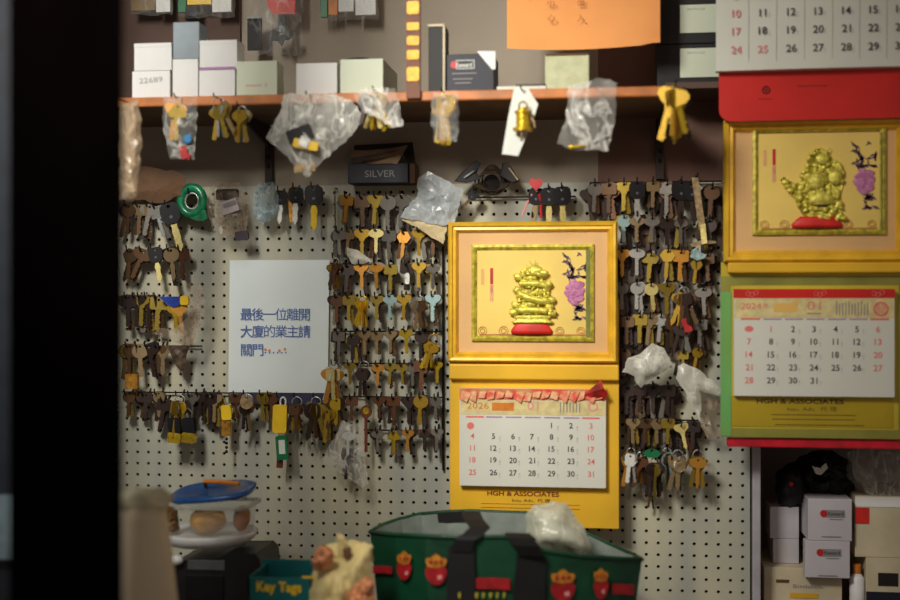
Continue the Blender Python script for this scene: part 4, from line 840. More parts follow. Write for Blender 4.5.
# ------------------------------------------------------------------ calendars
def month(mb_b, mb_r, mb_g, q, y, cols, rows, grid, h):
    for r_, line in zip(rows, grid):
        for c_, n in zip(cols, line):
            if not n: continue
            red = n < 0; n = abs(n); d = 1 if False else 0
            (mb_r if red else mb_b).text(str(n), q.X(c_), q.Z(r_), h * q.k, y, bold=.012)
            if not red: mb_g.text('十', q.X(c_ + 6.3), q.Z(r_ + 1.5), 1.8 * q.k, y); mb_g.text('二', q.X(c_ + 6.3), q.Z(r_ + 4), 1.6 * q.k, y)
def framed_calendar(y, xm, fx0, fy0, fx1, fy1, mo, mi, pic, board, pad, fig, label, boardm):
    q = Pl(y, xm); k = q.k
    t = thing('framed_calendar', label, 'calendar', P(xm, board[3], y))
    a, b, c, d = q.r(*board); MB().box(a, b, y, y + .006, c, d).build('backing_card', boardm, t, bevel=.001)
    a, b, c, d = q.r(fx0, fy0, fx1, fy1); w = mo * k
    MB().frame(a, b, c, d, [(0, y), (0, y - .016), (w * .18, y - .022), (w * .4, y - .021), (w * .5, y - .016), (w * .75, y - .017), (w * .9, y - .010), (w, y - .004)]).build('outer_moulding', M['gold'], t)
    MB().box(a + w * .95, b - w * .95, y - .005, y - .001, c + w * .95, d - w * .95).build('mount', M['mat_pink'], t)
    # beaded top edge
    mb = MB(); n = 44
    for i in range(n): mb.ball((a + (b - a) * (i + .5) / n, y - .020, d - w * .25), .0022, .002, .0018, seg=6, rings=4)
    mb.build('beading', M['gold'], t)
    a, b, c, d = q.r(*mi); w2 = 5.5 * k
    MB().frame(a, b, c, d, [(0, y - .005), (0, y - .011), (w2 * .5, y - .013), (w2, y - .009), (w2, y - .006)]).build('inner_lip', M['olivegold'], t)
    a, b, c, d = q.r(*pic); MB().box(a, b, y - .0075, y - .0055, c, d).build('picture', M['picture'], t)
    yp = y - .008
    # peony, leaves, writing, scrolls
    px0, py0, px1, py1 = fig['peony']; cx, cy = (px0 + px1) / 2, (py0 + py1) / 2; rr = random.Random(3)
    mb = MB()
    for i in range(20): a_ = i * 2.4; r_ = .15 * math.sqrt(i) * 1.2; mb.ball((q.X(cx + (px1 - px0) * .42 * r_ * math.cos(a_)), yp - .001 - .0016 * (1 - r_), q.Z(cy + (py1 - py0) * .40 * r_ * math.sin(a_))), .0085, .002, .0075, .5, 8, 6, i)
    mb.build('peony', M['peony'], t)
    mb = MB()
    for i in range(60):
        i = i % 26
        if i < 10: X_ = px0 + (px1 - px0) * rr.random(); Y_ = py0 - 2 - 22 * rr.random() ** 1.3 * (1 if rr.random() > .3 else .3)
        elif i < 20: X_ = px1 - 12 * rr.random(); Y_ = py1 + 14 * rr.random() - 3
        else: X_ = px0 + (px1 - px0) * rr.random(); Y_ = py0 + 2 * rr.random()
        a_ = rr.uniform(0, 3.1); L_ = rr.uniform(1.6, 3.6) * k * 1.3; c_, s_ = math.cos(a_) * L_, math.sin(a_) * L_; x_ = min(q.X(X_), q.X(pic[2] - 1.5)); z_ = q.Z(max(pic[1] + 4, Y_))
        mb.ext([(x_ - c_, z_ - s_), (x_ + s_ * .35, z_ - c_ * .35), (x_ + c_, z_ + s_), (x_ - s_ * .35, z_ + c_ * .35)], [], yp - .0006, yp)
    mb.build('leaves', M['leaf'], t)
    xr, y_a, y_b = fig['seal']; mb = MB(); mb.box(q.X(xr - 1.5), q.X(xr + 1.5), yp - .0004, yp, q.Z((y_a + y_b) / 2 - 1), q.Z(y_a)); mb.build('red_seal', M['redtag'], t)
    mb = MB()
    for i, ch in enumerate('富貴吉祥'): mb.text(ch, q.X(xr), q.Z((y_a + y_b) / 2 + 2 + i * 4.2), 3.4 * k, yp - .0003)
    for i in range(4): mb.text('花', q.X(xr - 9), q.Z(y_a + 3 + i * 4), 3 * k, yp - .0003)
    mb.build('red_writing', M['inkpink'], t)
    mb = MB(); zb = pic[3] - 5
    for cx_, r_ in ((pic[0] + 6, 4.2), (fig['base'][0] - 8, 4.5), (fig['base'][1] + 8, 4), (pic[2] - 8, 4)):
        for s_ in (1, .55): mb.ring((q.X(cx_), yp - .0005, q.Z(zb)), r_ * k * s_, .0006, n=16, seg=4)
    mb.box(q.X(pic[0] + 3), q.X(pic[2] - 3), yp - .0005, yp, q.Z(pic[3] - .5), q.Z(pic[3] - 1.8)); mb.build('scrollwork', mat('scroll_orange', (190, 110, 60), .5), t)
    b0, b1, bt, bb = fig['base']
    MB().lathe([((b1 - b0) * .5 * k, 0), ((b1 - b0) * .52 * k, (bb - bt) * .3 * k), ((b1 - b0) * .42 * k, (bb - bt) * .75 * k), ((b1 - b0) * .34 * k, (bb - bt) * k)], (q.X((b0 + b1) / 2), yp - .004, q.Z(bb)), 24, sy=.16).build('red_cushion', M['redfab'], t, smooth=True)
    fig['draw'](t, q, yp, k)
    return t, q, k
def fig_dragon(t, q, yp, k):
    mb = MB(); X, Z = q.X, q.Z
    mb.lathe([(20 * k, 0), (21 * k, 1.5 * k), (16 * k, 3 * k), (17 * k, 5 * k), (19 * k, 6.5 * k), (15 * k, 8 * k)], (X(533), yp - .006, Z(323)), 26, sy=.16)
    # winding body, three loops narrowing upward
    pts = []; rad = []
    for i in range(64):
        u = i / 63; a = u * 2 * math.pi * 3.2 + .6; w = (17 - 6 * u) * k
        pts.append(Vector((X(534) + w * math.cos(a), yp - .007 - .004 * math.sin(a), Z(313) + 42 * k * u + 1.8 * k * math.sin(a * 1.5)))); rad.append((5.2 - 2.2 * abs(u - .35)) * k)
    mb.tube(pts, [v * .72 for v in rad], 8)
    rr = random.Random(4)
    for i in range(110):
        u = rr.random(); w = (19 - 8 * u) * rr.uniform(-1, 1); mb.ball((X(533.5 + w), yp - .006 - .004 * rr.random(), Z(314 - 44 * u)), rr.uniform(1.2, 3.4) * k, .004, rr.uniform(1, 2.6) * k, .6, 7, 5, i)
    for i in range(0, 60, 2): p = pts[i]; mb.tube([p + Vector((0, -.002, 0)), p + Vector((.001 * math.cos(i), -.004, rad[i] * 1.5))], [.0016, .0003], 5)
    mb.ball((X(536), yp - .010, Z(271)), 8 * k, .006, 5 * k, .3, seed=2); mb.ball((X(544), yp - .011, Z(273)), 5 * k, .005, 3 * k, .2, seed=3)
    for dx, dz in ((-5, 7), (1, 8), (-9, 3)): mb.tube([(X(535), yp - .010, Z(268)), (X(535 + dx), yp - .010, Z(268 - dz))], [.0022, .0006], 5)
    for cx, cy in ((516, 305), (550, 307), (518, 290), (552, 300), (549, 284), (519, 277), (514, 312), (553, 313)): mb.ball((X(cx), yp - .008, Z(cy)), 4.5 * k, .004, 3.6 * k, .6, 8, 6, cx)
    mb.build('gold_figurine', M['figurine'], t, smooth=True)
def fig_beast(t, q, yp, k):
    mb = MB(); X, Z = q.X, q.Z; rr = random.Random(12)
    outl = [(804, 218), (797, 208), (795, 200), (790, 196), (785, 186), (779, 180), (783, 177), (794, 184), (801, 181), (803, 170), (808, 158), (814, 150), (820, 149), (828, 153), (833, 162), (840, 168), (843, 178), (841, 190), (838, 200), (841, 212), (842, 220)]
    mb.ext([(X(a), Z(b)) for a, b in outl], [], yp - .003, yp)
    n = 0
    while n < 120:
        a, b = rr.uniform(778, 845), rr.uniform(148, 220)
        if inside((a, b), outl): mb.ball((X(a), yp - .004 - rr.random() * .003, Z(b)), rr.uniform(2, 4.3) * k, .004, rr.uniform(1.8, 4) * k, .5, 8, 6, n); n += 1
    mb.ball((X(821), yp - .009, Z(160)), 7 * k, .005, 6 * k, .3); mb.ball((X(815), yp - .009, Z(182)), 9 * k, .006, 9 * k, .3); mb.ball((X(834), yp - .008, Z(178)), 7 * k, .005, 8 * k, .3); mb.ball((X(820), yp - .009, Z(200)), 13 * k, .006, 7 * k, .3)
    for s_ in (-1, 1): mb.tube([(X(821 + 3 * s_), yp - .009, Z(155)), (X(821 + 8 * s_), yp - .008, Z(149))], [.002, .0006], 5)
    mb.build('gold_figurine', M['figurine'], t, smooth=True)
    MB().ball((X(820), yp - .0095, Z(206)), 8 * k, .005, 1.6 * k).build('belt', K['brown'], t, smooth=True)
# middle calendar
t, q, k = framed_calendar(-.075, 533, 449, 222, 617.5, 362, 10.5, (472, 244.5, 594, 341), (477, 250, 589, 336), (450, 300, 619, 527), None,
    dict(peony=(564, 276, 586, 308), seal=(492, 268, 302), base=(512, 552, 322, 334), draw=fig_dragon), 'gold framed calendar with coiled gold figurine hanging on the pegboard centre', M['goldboard'])
y = -.075
MB().box(q.X(450), q.X(619), y - .016, y, q.Z(379.5), q.Z(364)).build('ledge', M['goldboard'], t, bevel=.003)
MB().box(q.X(586), q.X(591), y - .012, y - .009, q.Z(338), q.Z(250)).build('green_side', mat('olive_green_side', (128, 128, 60), .5, .2), t)
pd = -.092
q = Pl(pd, 533); k = q.k
pad = MB().box(q.X(459.5), q.X(606), pd, y - .001, q.Z(487), q.Z(389)).build('page_pad', M['paper'], t, bevel=.0006)
def sub(mb, name, m): return mb.build(name, m, t)
mb = MB(); mb.box(q.X(459.5), q.X(603), pd - .0006, pd, q.Z(400), q.Z(389)); sub(mb, 'red_header_band', mat('red_band', (226, 70, 54), .5, var=.25, scale=70, rgb2=(206, 150, 100)))
mb = MB(); mb.box(q.X(460.5), q.X(605), pd - .0005, pd, q.Z(415), q.Z(400.5)); sub(mb, 'cream_header', M['cream'])
mb = MB(); mb.text('2026', q.X(478), q.Z(406), 6.5 * k, pd - .0009, w=22 * k); mb.box(q.X(492), q.X(514), pd - .0008, pd - .0005, q.Z(411), q.Z(403)); sub(mb, 'header_orange_print', M['orangestick'])
mb = MB(); mb.text('01', q.X(533), q.Z(405.5), 8.5 * k, pd - .0009, w=11 * k); mb.ext(circ(q.X(593), q.Z(406), 5 * k, 16), [circ(q.X(593), q.Z(406), 3.4 * k, 16)], pd - .0009, pd - .0005); sub(mb, 'header_red_print', M['inkpink'])
mb = MB()
for i in range(7): mb.box(q.X(560 + i * 3.2), q.X(561 + i * 3.2), pd - .0009, pd - .0005, q.Z(412), q.Z(402))
sub(mb, 'header_columns', M['inkgrey'])
mb = MB()
for i in (0, 6): mb.box(q.X(466 + i * 19.3), q.X(484 + i * 19.3), pd - .0006, pd, q.Z(418.2), q.Z(416.6))
mb.lathe([(3.6 * k, 0), (3.6 * k, .0006)], (q.X(470.5), pd, q.Z(426.5)), 14, 'y'); sub(mb, 'red_marks', M['inkred'])
mb = MB()
for i in range(1, 6): mb.box(q.X(467 + i * 19.3), q.X(483 + i * 19.3), pd - .0006, pd, q.Z(418), q.Z(416.8))
sub(mb, 'weekday_bars', M['inkpurple'])
cols = [472.5, 493.5, 513, 532, 551.5, 571, 591]; rows = [425, 436.5, 448.5, 460.5, 473]
g = [[0, 0, 0, 0, 1, 2, -3]] + [[-(4 + 7 * r_)] + [4 + 7 * r_ + c_ for c_ in range(1, 6)] + [-(10 + 7 * r_)] for r_ in range(4)]
b_, r_, g_ = MB(), MB(), MB(); month(b_, r_, g_, q, pd - .0007, cols, rows, g, 5.6)
sub(b_, 'printed_dates', M['ink']); sub(r_, 'red_dates', M['inkred']); sub(g_, 'small_print', M['inkgrey'])
# torn remains of the header page
mb = MB(); rr = random.Random(5)
for a0 in range(462, 600, 9): mb.add([(q.X(a0), pd - .001, q.Z(390 + rr.random() * 2)), (q.X(a0 + 6 + rr.random() * 5), pd - .004, q.Z(390 + rr.random() * 4)), (q.X(a0 + 5), pd - .006, q.Z(397 + rr.random() * 6)), (q.X(a0 - 2), pd - .003, q.Z(396 + rr.random() * 5))], [(0, 1, 2, 3)])
sub(mb, 'torn_page_stubs', mat('torn_paper', (226, 84, 62), .7, var=.3, scale=70, rgb2=(236, 190, 140)))
mb = MB(); mb.add([(q.X(584), pd - .002, q.Z(394)), (q.X(601), pd - .012, q.Z(379)), (q.X(604), pd - .016, q.Z(387)), (q.X(608), pd - .01, q.Z(393)), (q.X(604), pd - .002, q.Z(400)), (q.X(588), pd - .001, q.Z(399))], [(0, 1, 2, 5), (2, 3, 4, 5)]); sub(mb, 'folded_red_corner', mat('red_corner', (206, 40, 36), .5, var=.3, scale=50))
qq = Pl(y - .0005, 533)
mb = MB(); mb.text('HGH & ASSOCIATES', qq.X(523), qq.Z(493.8), 4.6 * qq.k, y - .0009, w=72 * qq.k, bold=.02); sub(mb, 'company_lettering', M['inkmaroon'])
mb = MB(); mb.text('Insu. Adv.  代 理', qq.X(531), qq.Z(500.5), 3 * qq.k, y - .0009, w=38 * qq.k); sub(mb, 'company_small_print', M['inkbrown'])
mb = MB(); mb.box(qq.X(481), qq.X(580), y - .0008, y, qq.Z(508.6), qq.Z(508)); mb.box(qq.X(481), qq.X(580), y - .0008, y, qq.Z(504.6), qq.Z(504.2)); sub(mb, 'small_rules', mat('ink_amber', (176, 110, 20), .6, var=0))
hook(533, 219, 'black wire hook holding up the middle framed calendar', 'wire hooks on the pegboard')

# right calendar
y = -.115
t, q, k = framed_calendar(y, 812, 723, 120, 907, 262, 12, (752, 127, 885, 235), (758, 134, 879, 230), (721, 262, 908, 438), None,
    dict(peony=(852, 166, 875, 198), seal=(773.5, 149, 183), base=(792, 840, 217, 228), draw=fig_beast), 'gold framed calendar with bushy gold figurine and greenish lower card', M['goldgreen'])
MB().box(q.X(727), q.X(908), y - .02, y + .002, q.Z(273), q.Z(262.5)).build('ledge', M['goldboard'], t, bevel=.003)
MB().box(q.X(880), q.X(884), y - .012, y - .009, q.Z(232), q.Z(134)).build('green_side', mat('olive_green_side', (128, 128, 60), .5, .2), t)
MB().frame(q.X(721), q.X(908), q.Z(438), q.Z(276), [(0, y - .001), (9 * k, y - .0012)]).build('card_border', mat('olive_border', (150, 146, 62), .5, .1, var=.15, scale=7), t)
MB().box(q.X(720.5), q.X(731), y - .0022, y - .0012, q.Z(437), q.Z(292)).build('green_edge', M['greenfoil'], t)
pd = y - .018; q = Pl(pd, 812); k = q.k
mb = MB().box(q.X(734), q.X(894.5), pd, y - .001, q.Z(396.5), q.Z(289)); sub(mb, 'page_pad', M['paper'])
mb = MB(); mb.box(q.X(733.5), q.X(895), pd - .0008, pd, q.Z(298), q.Z(289)); sub(mb, 'red_header_band', M['red'])
mb = MB()
for cx in (752, 820, 878):
    for dx, dz in ((-4, 0), (0, 1), (4, -1)): mb.ring((q.X(cx + dx), pd - .001, q.Z(293.5 + dz)), 2.2 * k, .0005, n=10, seg=4)
sub(mb, 'band_ornament', M['inkpink'])
mb = MB(); mb.box(q.X(734.5), q.X(894), pd - .0005, pd, q.Z(318), q.Z(298.3)); sub(mb, 'cream_header', M['cream'])
mb = MB(); mb.text('2024', q.X(751), q.Z(306), 6.5 * k, pd - .0009, w=20 * k); mb.text('年', q.X(766), q.Z(306), 4 * k, pd - .0009); mb.text('01', q.X(814), q.Z(305.5), 9 * k, pd - .0009, w=13 * k, bold=-.01)
mb.ext(circ(q.X(881), q.Z(309), 7.5 * k, 16), [circ(q.X(881), q.Z(309), 5.6 * k, 16)], pd - .0009, pd - .0005); mb.text('龍', q.X(881), q.Z(309), 8 * k, pd - .0009)
for i in (0, 6): mb.box(q.X(741 + i * 21.5), q.X(760 + i * 21.5), pd - .0006, pd, q.Z(320), q.Z(318.2))
mb.ext(circ(q.X(749), q.Z(329), 4.5 * k, 12, 0, 3 * k), [], pd - .0006, pd); sub(mb, 'red_marks', M['inkred'])
mb = MB(); mb.box(q.X(774), q.X(797), pd - .0008, pd - .0005, q.Z(312), q.Z(303)); mb.ext(circ(q.X(795), q.Z(303), 3 * k, 10), [], pd - .0012, pd - .0005); sub(mb, 'header_orange_print', mat('ink_light_orange', (240, 190, 100), .6, var=0))
mb = MB()
for i in range(11): mb.box(q.X(836 + i * 3.1), q.X(837 + i * 3.1), pd - .0009, pd - .0005, q.Z(315), q.Z(301 + (i * 7 % 4)))
mb.box(q.X(807), q.X(821), pd - .0009, pd - .0005, q.Z(314), q.Z(313)); sub(mb, 'header_columns', M['inkgrey'])
mb = MB()
for i in range(1, 6): mb.box(q.X(742 + i * 21.5), q.X(760 + i * 21.5), pd - .0006, pd, q.Z(319.8), q.Z(318.6))
sub(mb, 'weekday_bars', M['inkpurple'])
cols = [749, 771, 793, 814, 835.5, 857, 878]; rows = [329, 341.5, 354.5, 367.5, 380.5]
g = [[0, -1, 2, 3, 4, 5, -6]] + [[-(7 + 7 * r_)] + [7 + 7 * r_ + c_ for c_ in range(1, 6)] + [-(13 + 7 * r_)] for r_ in range(3)] + [[-28, 29, 30, 31, 0, 0, 0]]
b_, r_, g_ = MB(), MB(), MB(); month(b_, r_, g_, q, pd - .0007, cols, rows, g, 6.2)
sub(b_, 'printed_dates', M['ink']); sub(r_, 'red_dates', M['inkred']); sub(g_, 'small_print', M['inkgrey'])
qq = Pl(y - .001, 812)
mb = MB(); mb.box(qq.X(732), qq.X(893), y - .0016, y - .001, qq.Z(427), qq.Z(397)); sub(mb, 'gold_panel', mat('gold_panel', (186, 160, 34), .45, .2, var=.1, scale=5))
mb = MB(); mb.text('HGH & ASSOCIATES', qq.X(800), qq.Z(401.3), 4.8 * qq.k, y - .002, w=85 * qq.k, bold=.02); sub(mb, 'company_lettering', mat('ink_dark_brown', (60, 34, 16), .6, var=0))
mb = MB(); mb.text('Insu. Adv.  代 理', qq.X(812), qq.Z(409), 3.8 * qq.k, y - .002, w=48 * qq.k); sub(mb, 'company_small_print', M['inkbrown'])
mb = MB()
for yy, a, b in ((415, 771, 856), (419.5, 772, 855), (425, 775, 864)): mb.box(qq.X(a), qq.X(b), y - .002, y - .0016, qq.Z(yy + .4), qq.Z(yy - .4))
sub(mb, 'small_rules', M['inkbrown'])
q = Pl(-.1, 812)
tag(MB().box(q.X(727), q.X(915), -.108, -.09, q.Z(447.5), q.Z(438.5)).build('red_calendar_bar', mat('red_bar', (206, 24, 44), .4), bevel=.002), 'narrow crimson bar showing just below the greenish calendar card', 'bar')

# top calendar
y = -.16; q = Pl(y, 812); k = q.k
t = thing('red_calendar', 'calendar with red rounded lower board above the greenish framed calendar', 'calendar', P(812, 120, y))
pts = [(q.X(719), q.Z(60)), (q.X(719), q.Z(108))] + [(q.X(719 + 13 * (1 - math.cos(R(a)))), q.Z(108 + 12 * math.sin(R(a)))) for a in range(15, 91, 15)] + [(q.X(930), q.Z(119)), (q.X(930), q.Z(60))]
MB().ext(pts, [], y, y + .008).build('red_board', M['red'], t, bevel=.0012)
MB().box(q.X(719), q.X(930), y - .001, y + .008, q.Z(59.9), q.Z(-62)).build('backing_card', M['paper'], t)
MB().tube([(q.X(812), .011, q.Z(-52)), (q.X(812), y - .004, q.Z(-52))], .003, 8).build('hanging_peg', M['wire'], t)
pd = y - .02
mb = MB(); q = Pl(pd, 812); k = q.k
for i in range(13):
    u = i / 12
    for py, yy in ((-60, 0), (69 - .8 * u, -.004 * math.sin(u * 3))): mb.v.append((q.X(716 + 205 * u), pd + yy, q.Z(py)))
mb.f = [(2 * i, 2 * i + 2, 2 * i + 3, 2 * i + 1) for i in range(12)]
mb.add([(q.X(716), pd, q.Z(69)), (q.X(921), pd, q.Z(68)), (q.X(921), y, q.Z(68)), (q.X(716), y, q.Z(69))], [(0, 1, 2, 3)]); sub(mb, 'page_pad', M['paper'])
b_, r_, g_ = MB(), MB(), MB()
month(b_, r_, g_, q, pd - .005, [736, 762.5, 791, 818, 846, 873, 900], [-6, 11.5, 29.5, 48], [[-3, 4, 5, 6, 7, 8, 9], [-10, 11, 12, 13, 14, 15, 16], [-17, 18, 19, 20, 21, 22, 23], [-24, -25, 26, 27, 28, 29, 30]], 7.6)
sub(b_, 'printed_dates', M['ink']); sub(r_, 'red_dates', M['inkpink']); sub(g_, 'small_print', M['inkgrey'])
mb = MB()
for cx in (748, 776, 804, 832, 859, 886): mb.box(q.X(cx) - .0003, q.X(cx) + .0003, pd - .0046, pd - .0042, q.Z(60), q.Z(-10))
sub(mb, 'grid_lines', mat('ink_faint', (190, 184, 176), .7, var=0))
q = Pl(y, 812)
mb = MB(); mb.ring((q.X(766), y - .0006, q.Z(89)), 3.4 * k, .0018, n=14); mb.ball((q.X(766), y - .0006, q.Z(89)), .003, .001, .003); sub(mb, 'emblem', M['inkmaroon'])
mb = MB(); mb.text('HAPPY NEW YEAR' if False else 'Insurance', q.X(812), q.Z(85.5), 2.4 * k, y - .0008, w=28 * k); mb.box(q.X(758), q.X(772), y - .0006, y, q.Z(98.3), q.Z(97.7)); sub(mb, 'faint_lettering', M['inkmaroon'])

# ------------------------------------------------------------------ bottom things
# green shopping bag
fr = [(370, 532, -.30), (395, 534.5, -.36), (425, 536, -.395), (449, 537, -.40), (480, 536.5, -.40), (516, 537, -.40), (545, 551, -.385), (580, 556, -.37), (612, 558, -.34), (642, 559.5, -.29)]
bk = [(630, 553, -.25), (612, 545, -.22), (590, 535, -.19), (560, 522, -.17), (526, 513, -.165), (495, 512, -.165), (471, 511, -.165), (445, 512, -.17), (420, 514, -.185), (400, 519, -.215), (382, 525, -.26)]
t = thing('shopping_bag', 'green woven shopping bag with red crowned emblems and black straps', 'bag', P(506, 600, -.29)); t.location.z = ZC
rim = [P(*p) for p in fr + bk]; cen = sum(rim, Vector()) / len(rim); n = len(rim)
def bagring(u):
    out = []
    for p in rim:
        d = p - cen; s_ = 1 - .10 * u; z_ = p.z * (1 - u) + (ZC + .002) * u
        out.append(Vector((cen.x + d.x * s_, cen.y + d.y * (1 - .06 * u), z_)))
    return out
mb = MB(); LV = 8
for l in range(LV + 1):
    for i, p in enumerate(bagring(l / LV)): w = .003 * noise.noise(Vector((p.x * 14, p.y * 14, p.z * 20))); mb.v.append(p + Vector((0, w, 0)) * (0 if l == 0 else 1))
mb.f = [(l * n + i, l * n + (i + 1) % n, (l + 1) * n + (i + 1) % n, (l + 1) * n + i) for l in range(LV) for i in range(n)] + [tuple(LV * n + i for i in range(n))]
mb.build('body', M['bag'], t, smooth=False)
mb = MB()
for l in range(3):
    for p in bagring(l / 4):
        d = (p - cen); d.z = 0; mb.v.append(p - d.normalized() * .004 + Vector((0, 0, -.0005)))
mb.f = [(l * n + i, l * n + (i + 1) % n, (l + 1) * n + (i + 1) % n, (l + 1) * n + i) for l in range(2) for i in range(n)]
mb.build('lining', M['bag_in'], t)
MB().tube(rim, .0042, 6, True).build('rim_binding', M['bag'], t, smooth=True)
def fy(px):
    for (a, _, ya), (b, _, yb) in zip(fr, fr[1:]):
        if a <= px <= b: return ya + (yb - ya) * (px - a) / (b - a)
    return fr[-1][2]
def on_bag(pts, off=.006): return [P(a, b, fy(a) - off) for a, b in pts]
def bagpatch(name, pts, m, off=.006):
    v = on_bag(pts, off); v2 = [p + Vector((0, .002, 0)) for p in v]; n_ = len(v)
    return MB().add(v + v2, [tuple(range(n_))] + [(i, (i + 1) % n_, n_ + (i + 1) % n_, n_ + i) for i in range(n_)]).build(name, m, t)
for cx, cy, w, h, tl in ((404, 568, 7.5, 11, 0), (436, 572, 11, 12, 1), (563, 588, 12.5, 13, 0), (601, 586, 7.5, 12, 0)):
    bagpatch('red_emblem', [(cx + w * math.cos(R(a)) * (1 if math.sin(R(a)) < .3 else .93), cy + h * math.sin(R(a)) * (1.1 if math.sin(R(a)) > 0 else .7)) for a in range(0, 360, 24)], M['redprint'])
    c0 = cy - h * .55
    bagpatch('crown', [(cx - w * .8, c0 + 1), (cx - w * .98, c0 - 5), (cx - w * .8, c0 - 7.5), (cx - w * .5, c0 - 7), (cx - w * .3, c0 - 9.5), (cx, c0 - 11.5), (cx + w * .3, c0 - 9.5), (cx + w * .5, c0 - 7), (cx + w * .8, c0 - 7.5), (cx + w * .98, c0 - 5), (cx + w * .8, c0 + 1), (cx, c0 + 3)], M['crown'], .0075)
    for e_ in (-.48, 0, .48): bagpatch('crown_slit', [(cx + w * (e_ - .13), c0 - 1), (cx + w * (e_ - .1), c0 - 5), (cx + w * (e_ + .1), c0 - 5), (cx + w * (e_ + .13), c0 - 1)], M['redprint'], .0085)
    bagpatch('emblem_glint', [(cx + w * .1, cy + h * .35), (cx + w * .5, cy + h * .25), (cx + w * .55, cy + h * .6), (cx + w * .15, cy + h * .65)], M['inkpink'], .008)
for a, b, c_, d_ in ((476, 510, 578, 589), (612, 634, 584, 594), (373, 392, 566, 573)): bagpatch('red_band', [(a, c_), ((a + b) / 2, c_), (b, c_ + 1), (b, d_ + 1), ((a + b) / 2, d_), (a, d_)], M['redprint'], .005)
for x_, w_ in ((458, 3), (475, 3), (482, 2.5), (489, 3), (496, 2.5), (503, 2)): bagpatch('yellow_mark', [(x_, 593), (x_ + w_, 592.5), (x_ + w_ * .8, 598), (x_ + .3, 598)], M['yellowprint'], .0105 if x_ < 476 else .006)
bagpatch('strap', [(449, 546), (462, 545), (474, 546), (475, 575), (476, 640), (462, 640), (446, 640), (447, 575)], M['straps'], .009)
bagpatch('strap', [(518, 549), (532, 551), (546, 558), (545, 590), (543, 640), (527, 640), (510, 640), (513, 590)], M['straps'], .009)
mb = MB(); hp = [P(462, 552, -.412), P(464, 540, -.415), P(472, 536, -.41), P(480, 528, -.395), P(474, 521, -.36), P(470, 512, -.30), P(466, 513, -.26)]
def ribbon(pts, w, m, nm):
    vs = []
    for p in pts: vs += [p + Vector((-w, 0, 0)), p + Vector((w, 0, 0)), p + Vector((w, .003, .0015)), p + Vector((-w, .003, .0015))]
    fs = [(0, 1, 2, 3)]
    for i in range(len(pts) - 1):
        a, b = i * 4, i * 4 + 4; fs += [(a + q_, a + (q_ + 1) % 4, b + (q_ + 1) % 4, b + q_) for q_ in range(4)]
    fs.append(tuple(len(vs) - 4 + q_ for q_ in (3, 2, 1, 0))); return MB().add(vs, fs).build(nm, m, t)
ribbon(hp, .018, M['straps'], 'handle')
ribbon([P(531, 556, -.412), P(527, 546, -.42), P(520, 539, -.42), P(517, 534, -.40), P(524, 540, -.36)], .022, M['straps'], 'handle')
mb = MB(); vv = []
for px, py in ((421, 516), (440, 513.5), (455, 512), (468, 511)): vv += [P(px, py, -.178), P(px, py + 9, -.178)]
mb.add(vv, [(2 * i, 2 * i + 2, 2 * i + 3, 2 * i + 1) for i in range(3)]).build('back_handle', M['straps'], t)
bagthing('plastic_wrap', 'crumpled milky plastic wrap stuffed in the green bag opening', 'plastic wrap', [(526, 514), (534, 505), (550, 502), (566, 503), (574, 514), (584, 526), (592, 548), (584, 556), (560, 555), (542, 551), (528, 547), (526, 530)], -.29, .035, .022, film('wrap_film', (222, 222, 200), .55, streak=.4, blotch=.35), 81, 5, freq=.045)
# filling of bag
# cream silk pouch
t = thing('silk_pouch', 'crumpled cream and peach silk pouch beside the green bag', 'pouch', P(342, 600, -.46)); t.location.z = ZC
mb = crumple([(306, 588), (312, 574), (319, 566), (330, 560), (343, 556), (360, 547), (370, 548), (372, 570), (373, 632), (307, 632), (305, 606)], -.46, .035, .010, 88, 3.2, freq=.045, radial=(345, 556, 12, .012)); mb.build('body', M['silk'], t, smooth=True)
crumple([(311, 561), (316, 548), (326, 545), (334, 552), (332, 566), (322, 572), (313, 570)], -.50, .014, .010, 89, 3).build('peach_knot', M['silkpeach'], t)
crumple([(346, 592), (356, 584), (366, 576), (374, 580), (374, 610), (345, 612)], -.515, .016, .016, 90, 3).build('peach_lace', M['silkpeach'], t)
crumple([(336, 534), (342, 534), (348, 545), (350, 556), (344, 562), (338, 552)], -.47, .008, .006, 91, 3).build('tied_end', M['silk'], t)
crumple([(343, 548), (350, 546), (352, 554), (348, 560), (343, 557)], -.48, .006, .003, 92, 3).build('dark_fold', M['brownpaper'], t)
crumple([(318, 548), (350, 540), (372, 544), (374, 560), (330, 566)], -.44, .02, .014, 93, 3.5).build('upper_fold', M['silk'], t, smooth=True)
# Key Tags box
y = -.47; q = Pl(y, 282)
t = thing('key_tags_box', 'open teal card box printed Key Tags in yellow letters', 'box', (q.X(282), -.41, ZC))
a, b, c, d = q.r(248, 578, 312, 600)
mb = MB(); mb.box(a, b, y, y + .003, ZC + .001, d); mb.box(a, a + .003, y, y + .12, ZC + .001, d); mb.box(b - .003, b, y, y + .12, ZC + .001, d); mb.build('tray', M['teal'], t)
MB().box(P(262, 560, y + .12).x, P(318, 560, y + .12).x, y + .118, y + .121, ZC + .001, P(290, 559.5, y + .12).z).build('back_panel', M['teal'], t)
MB().text('Key Tags', q.X(279), q.Z(586.5), 10 * q.k, y - .001, w=46 * q.k, bold=.03).build('lettering', M['yellow'], t)
MB().box(q.X(302), q.X(316), y - .001, y + .001, q.Z(577.5), q.Z(575.5)).build('yellow_tab', M['yellow'], t)
MB().box(a + .004, b - .004, y + .02, y + .11, ZC + .002, d - .03).build('tag_cards', M['navy'], t)
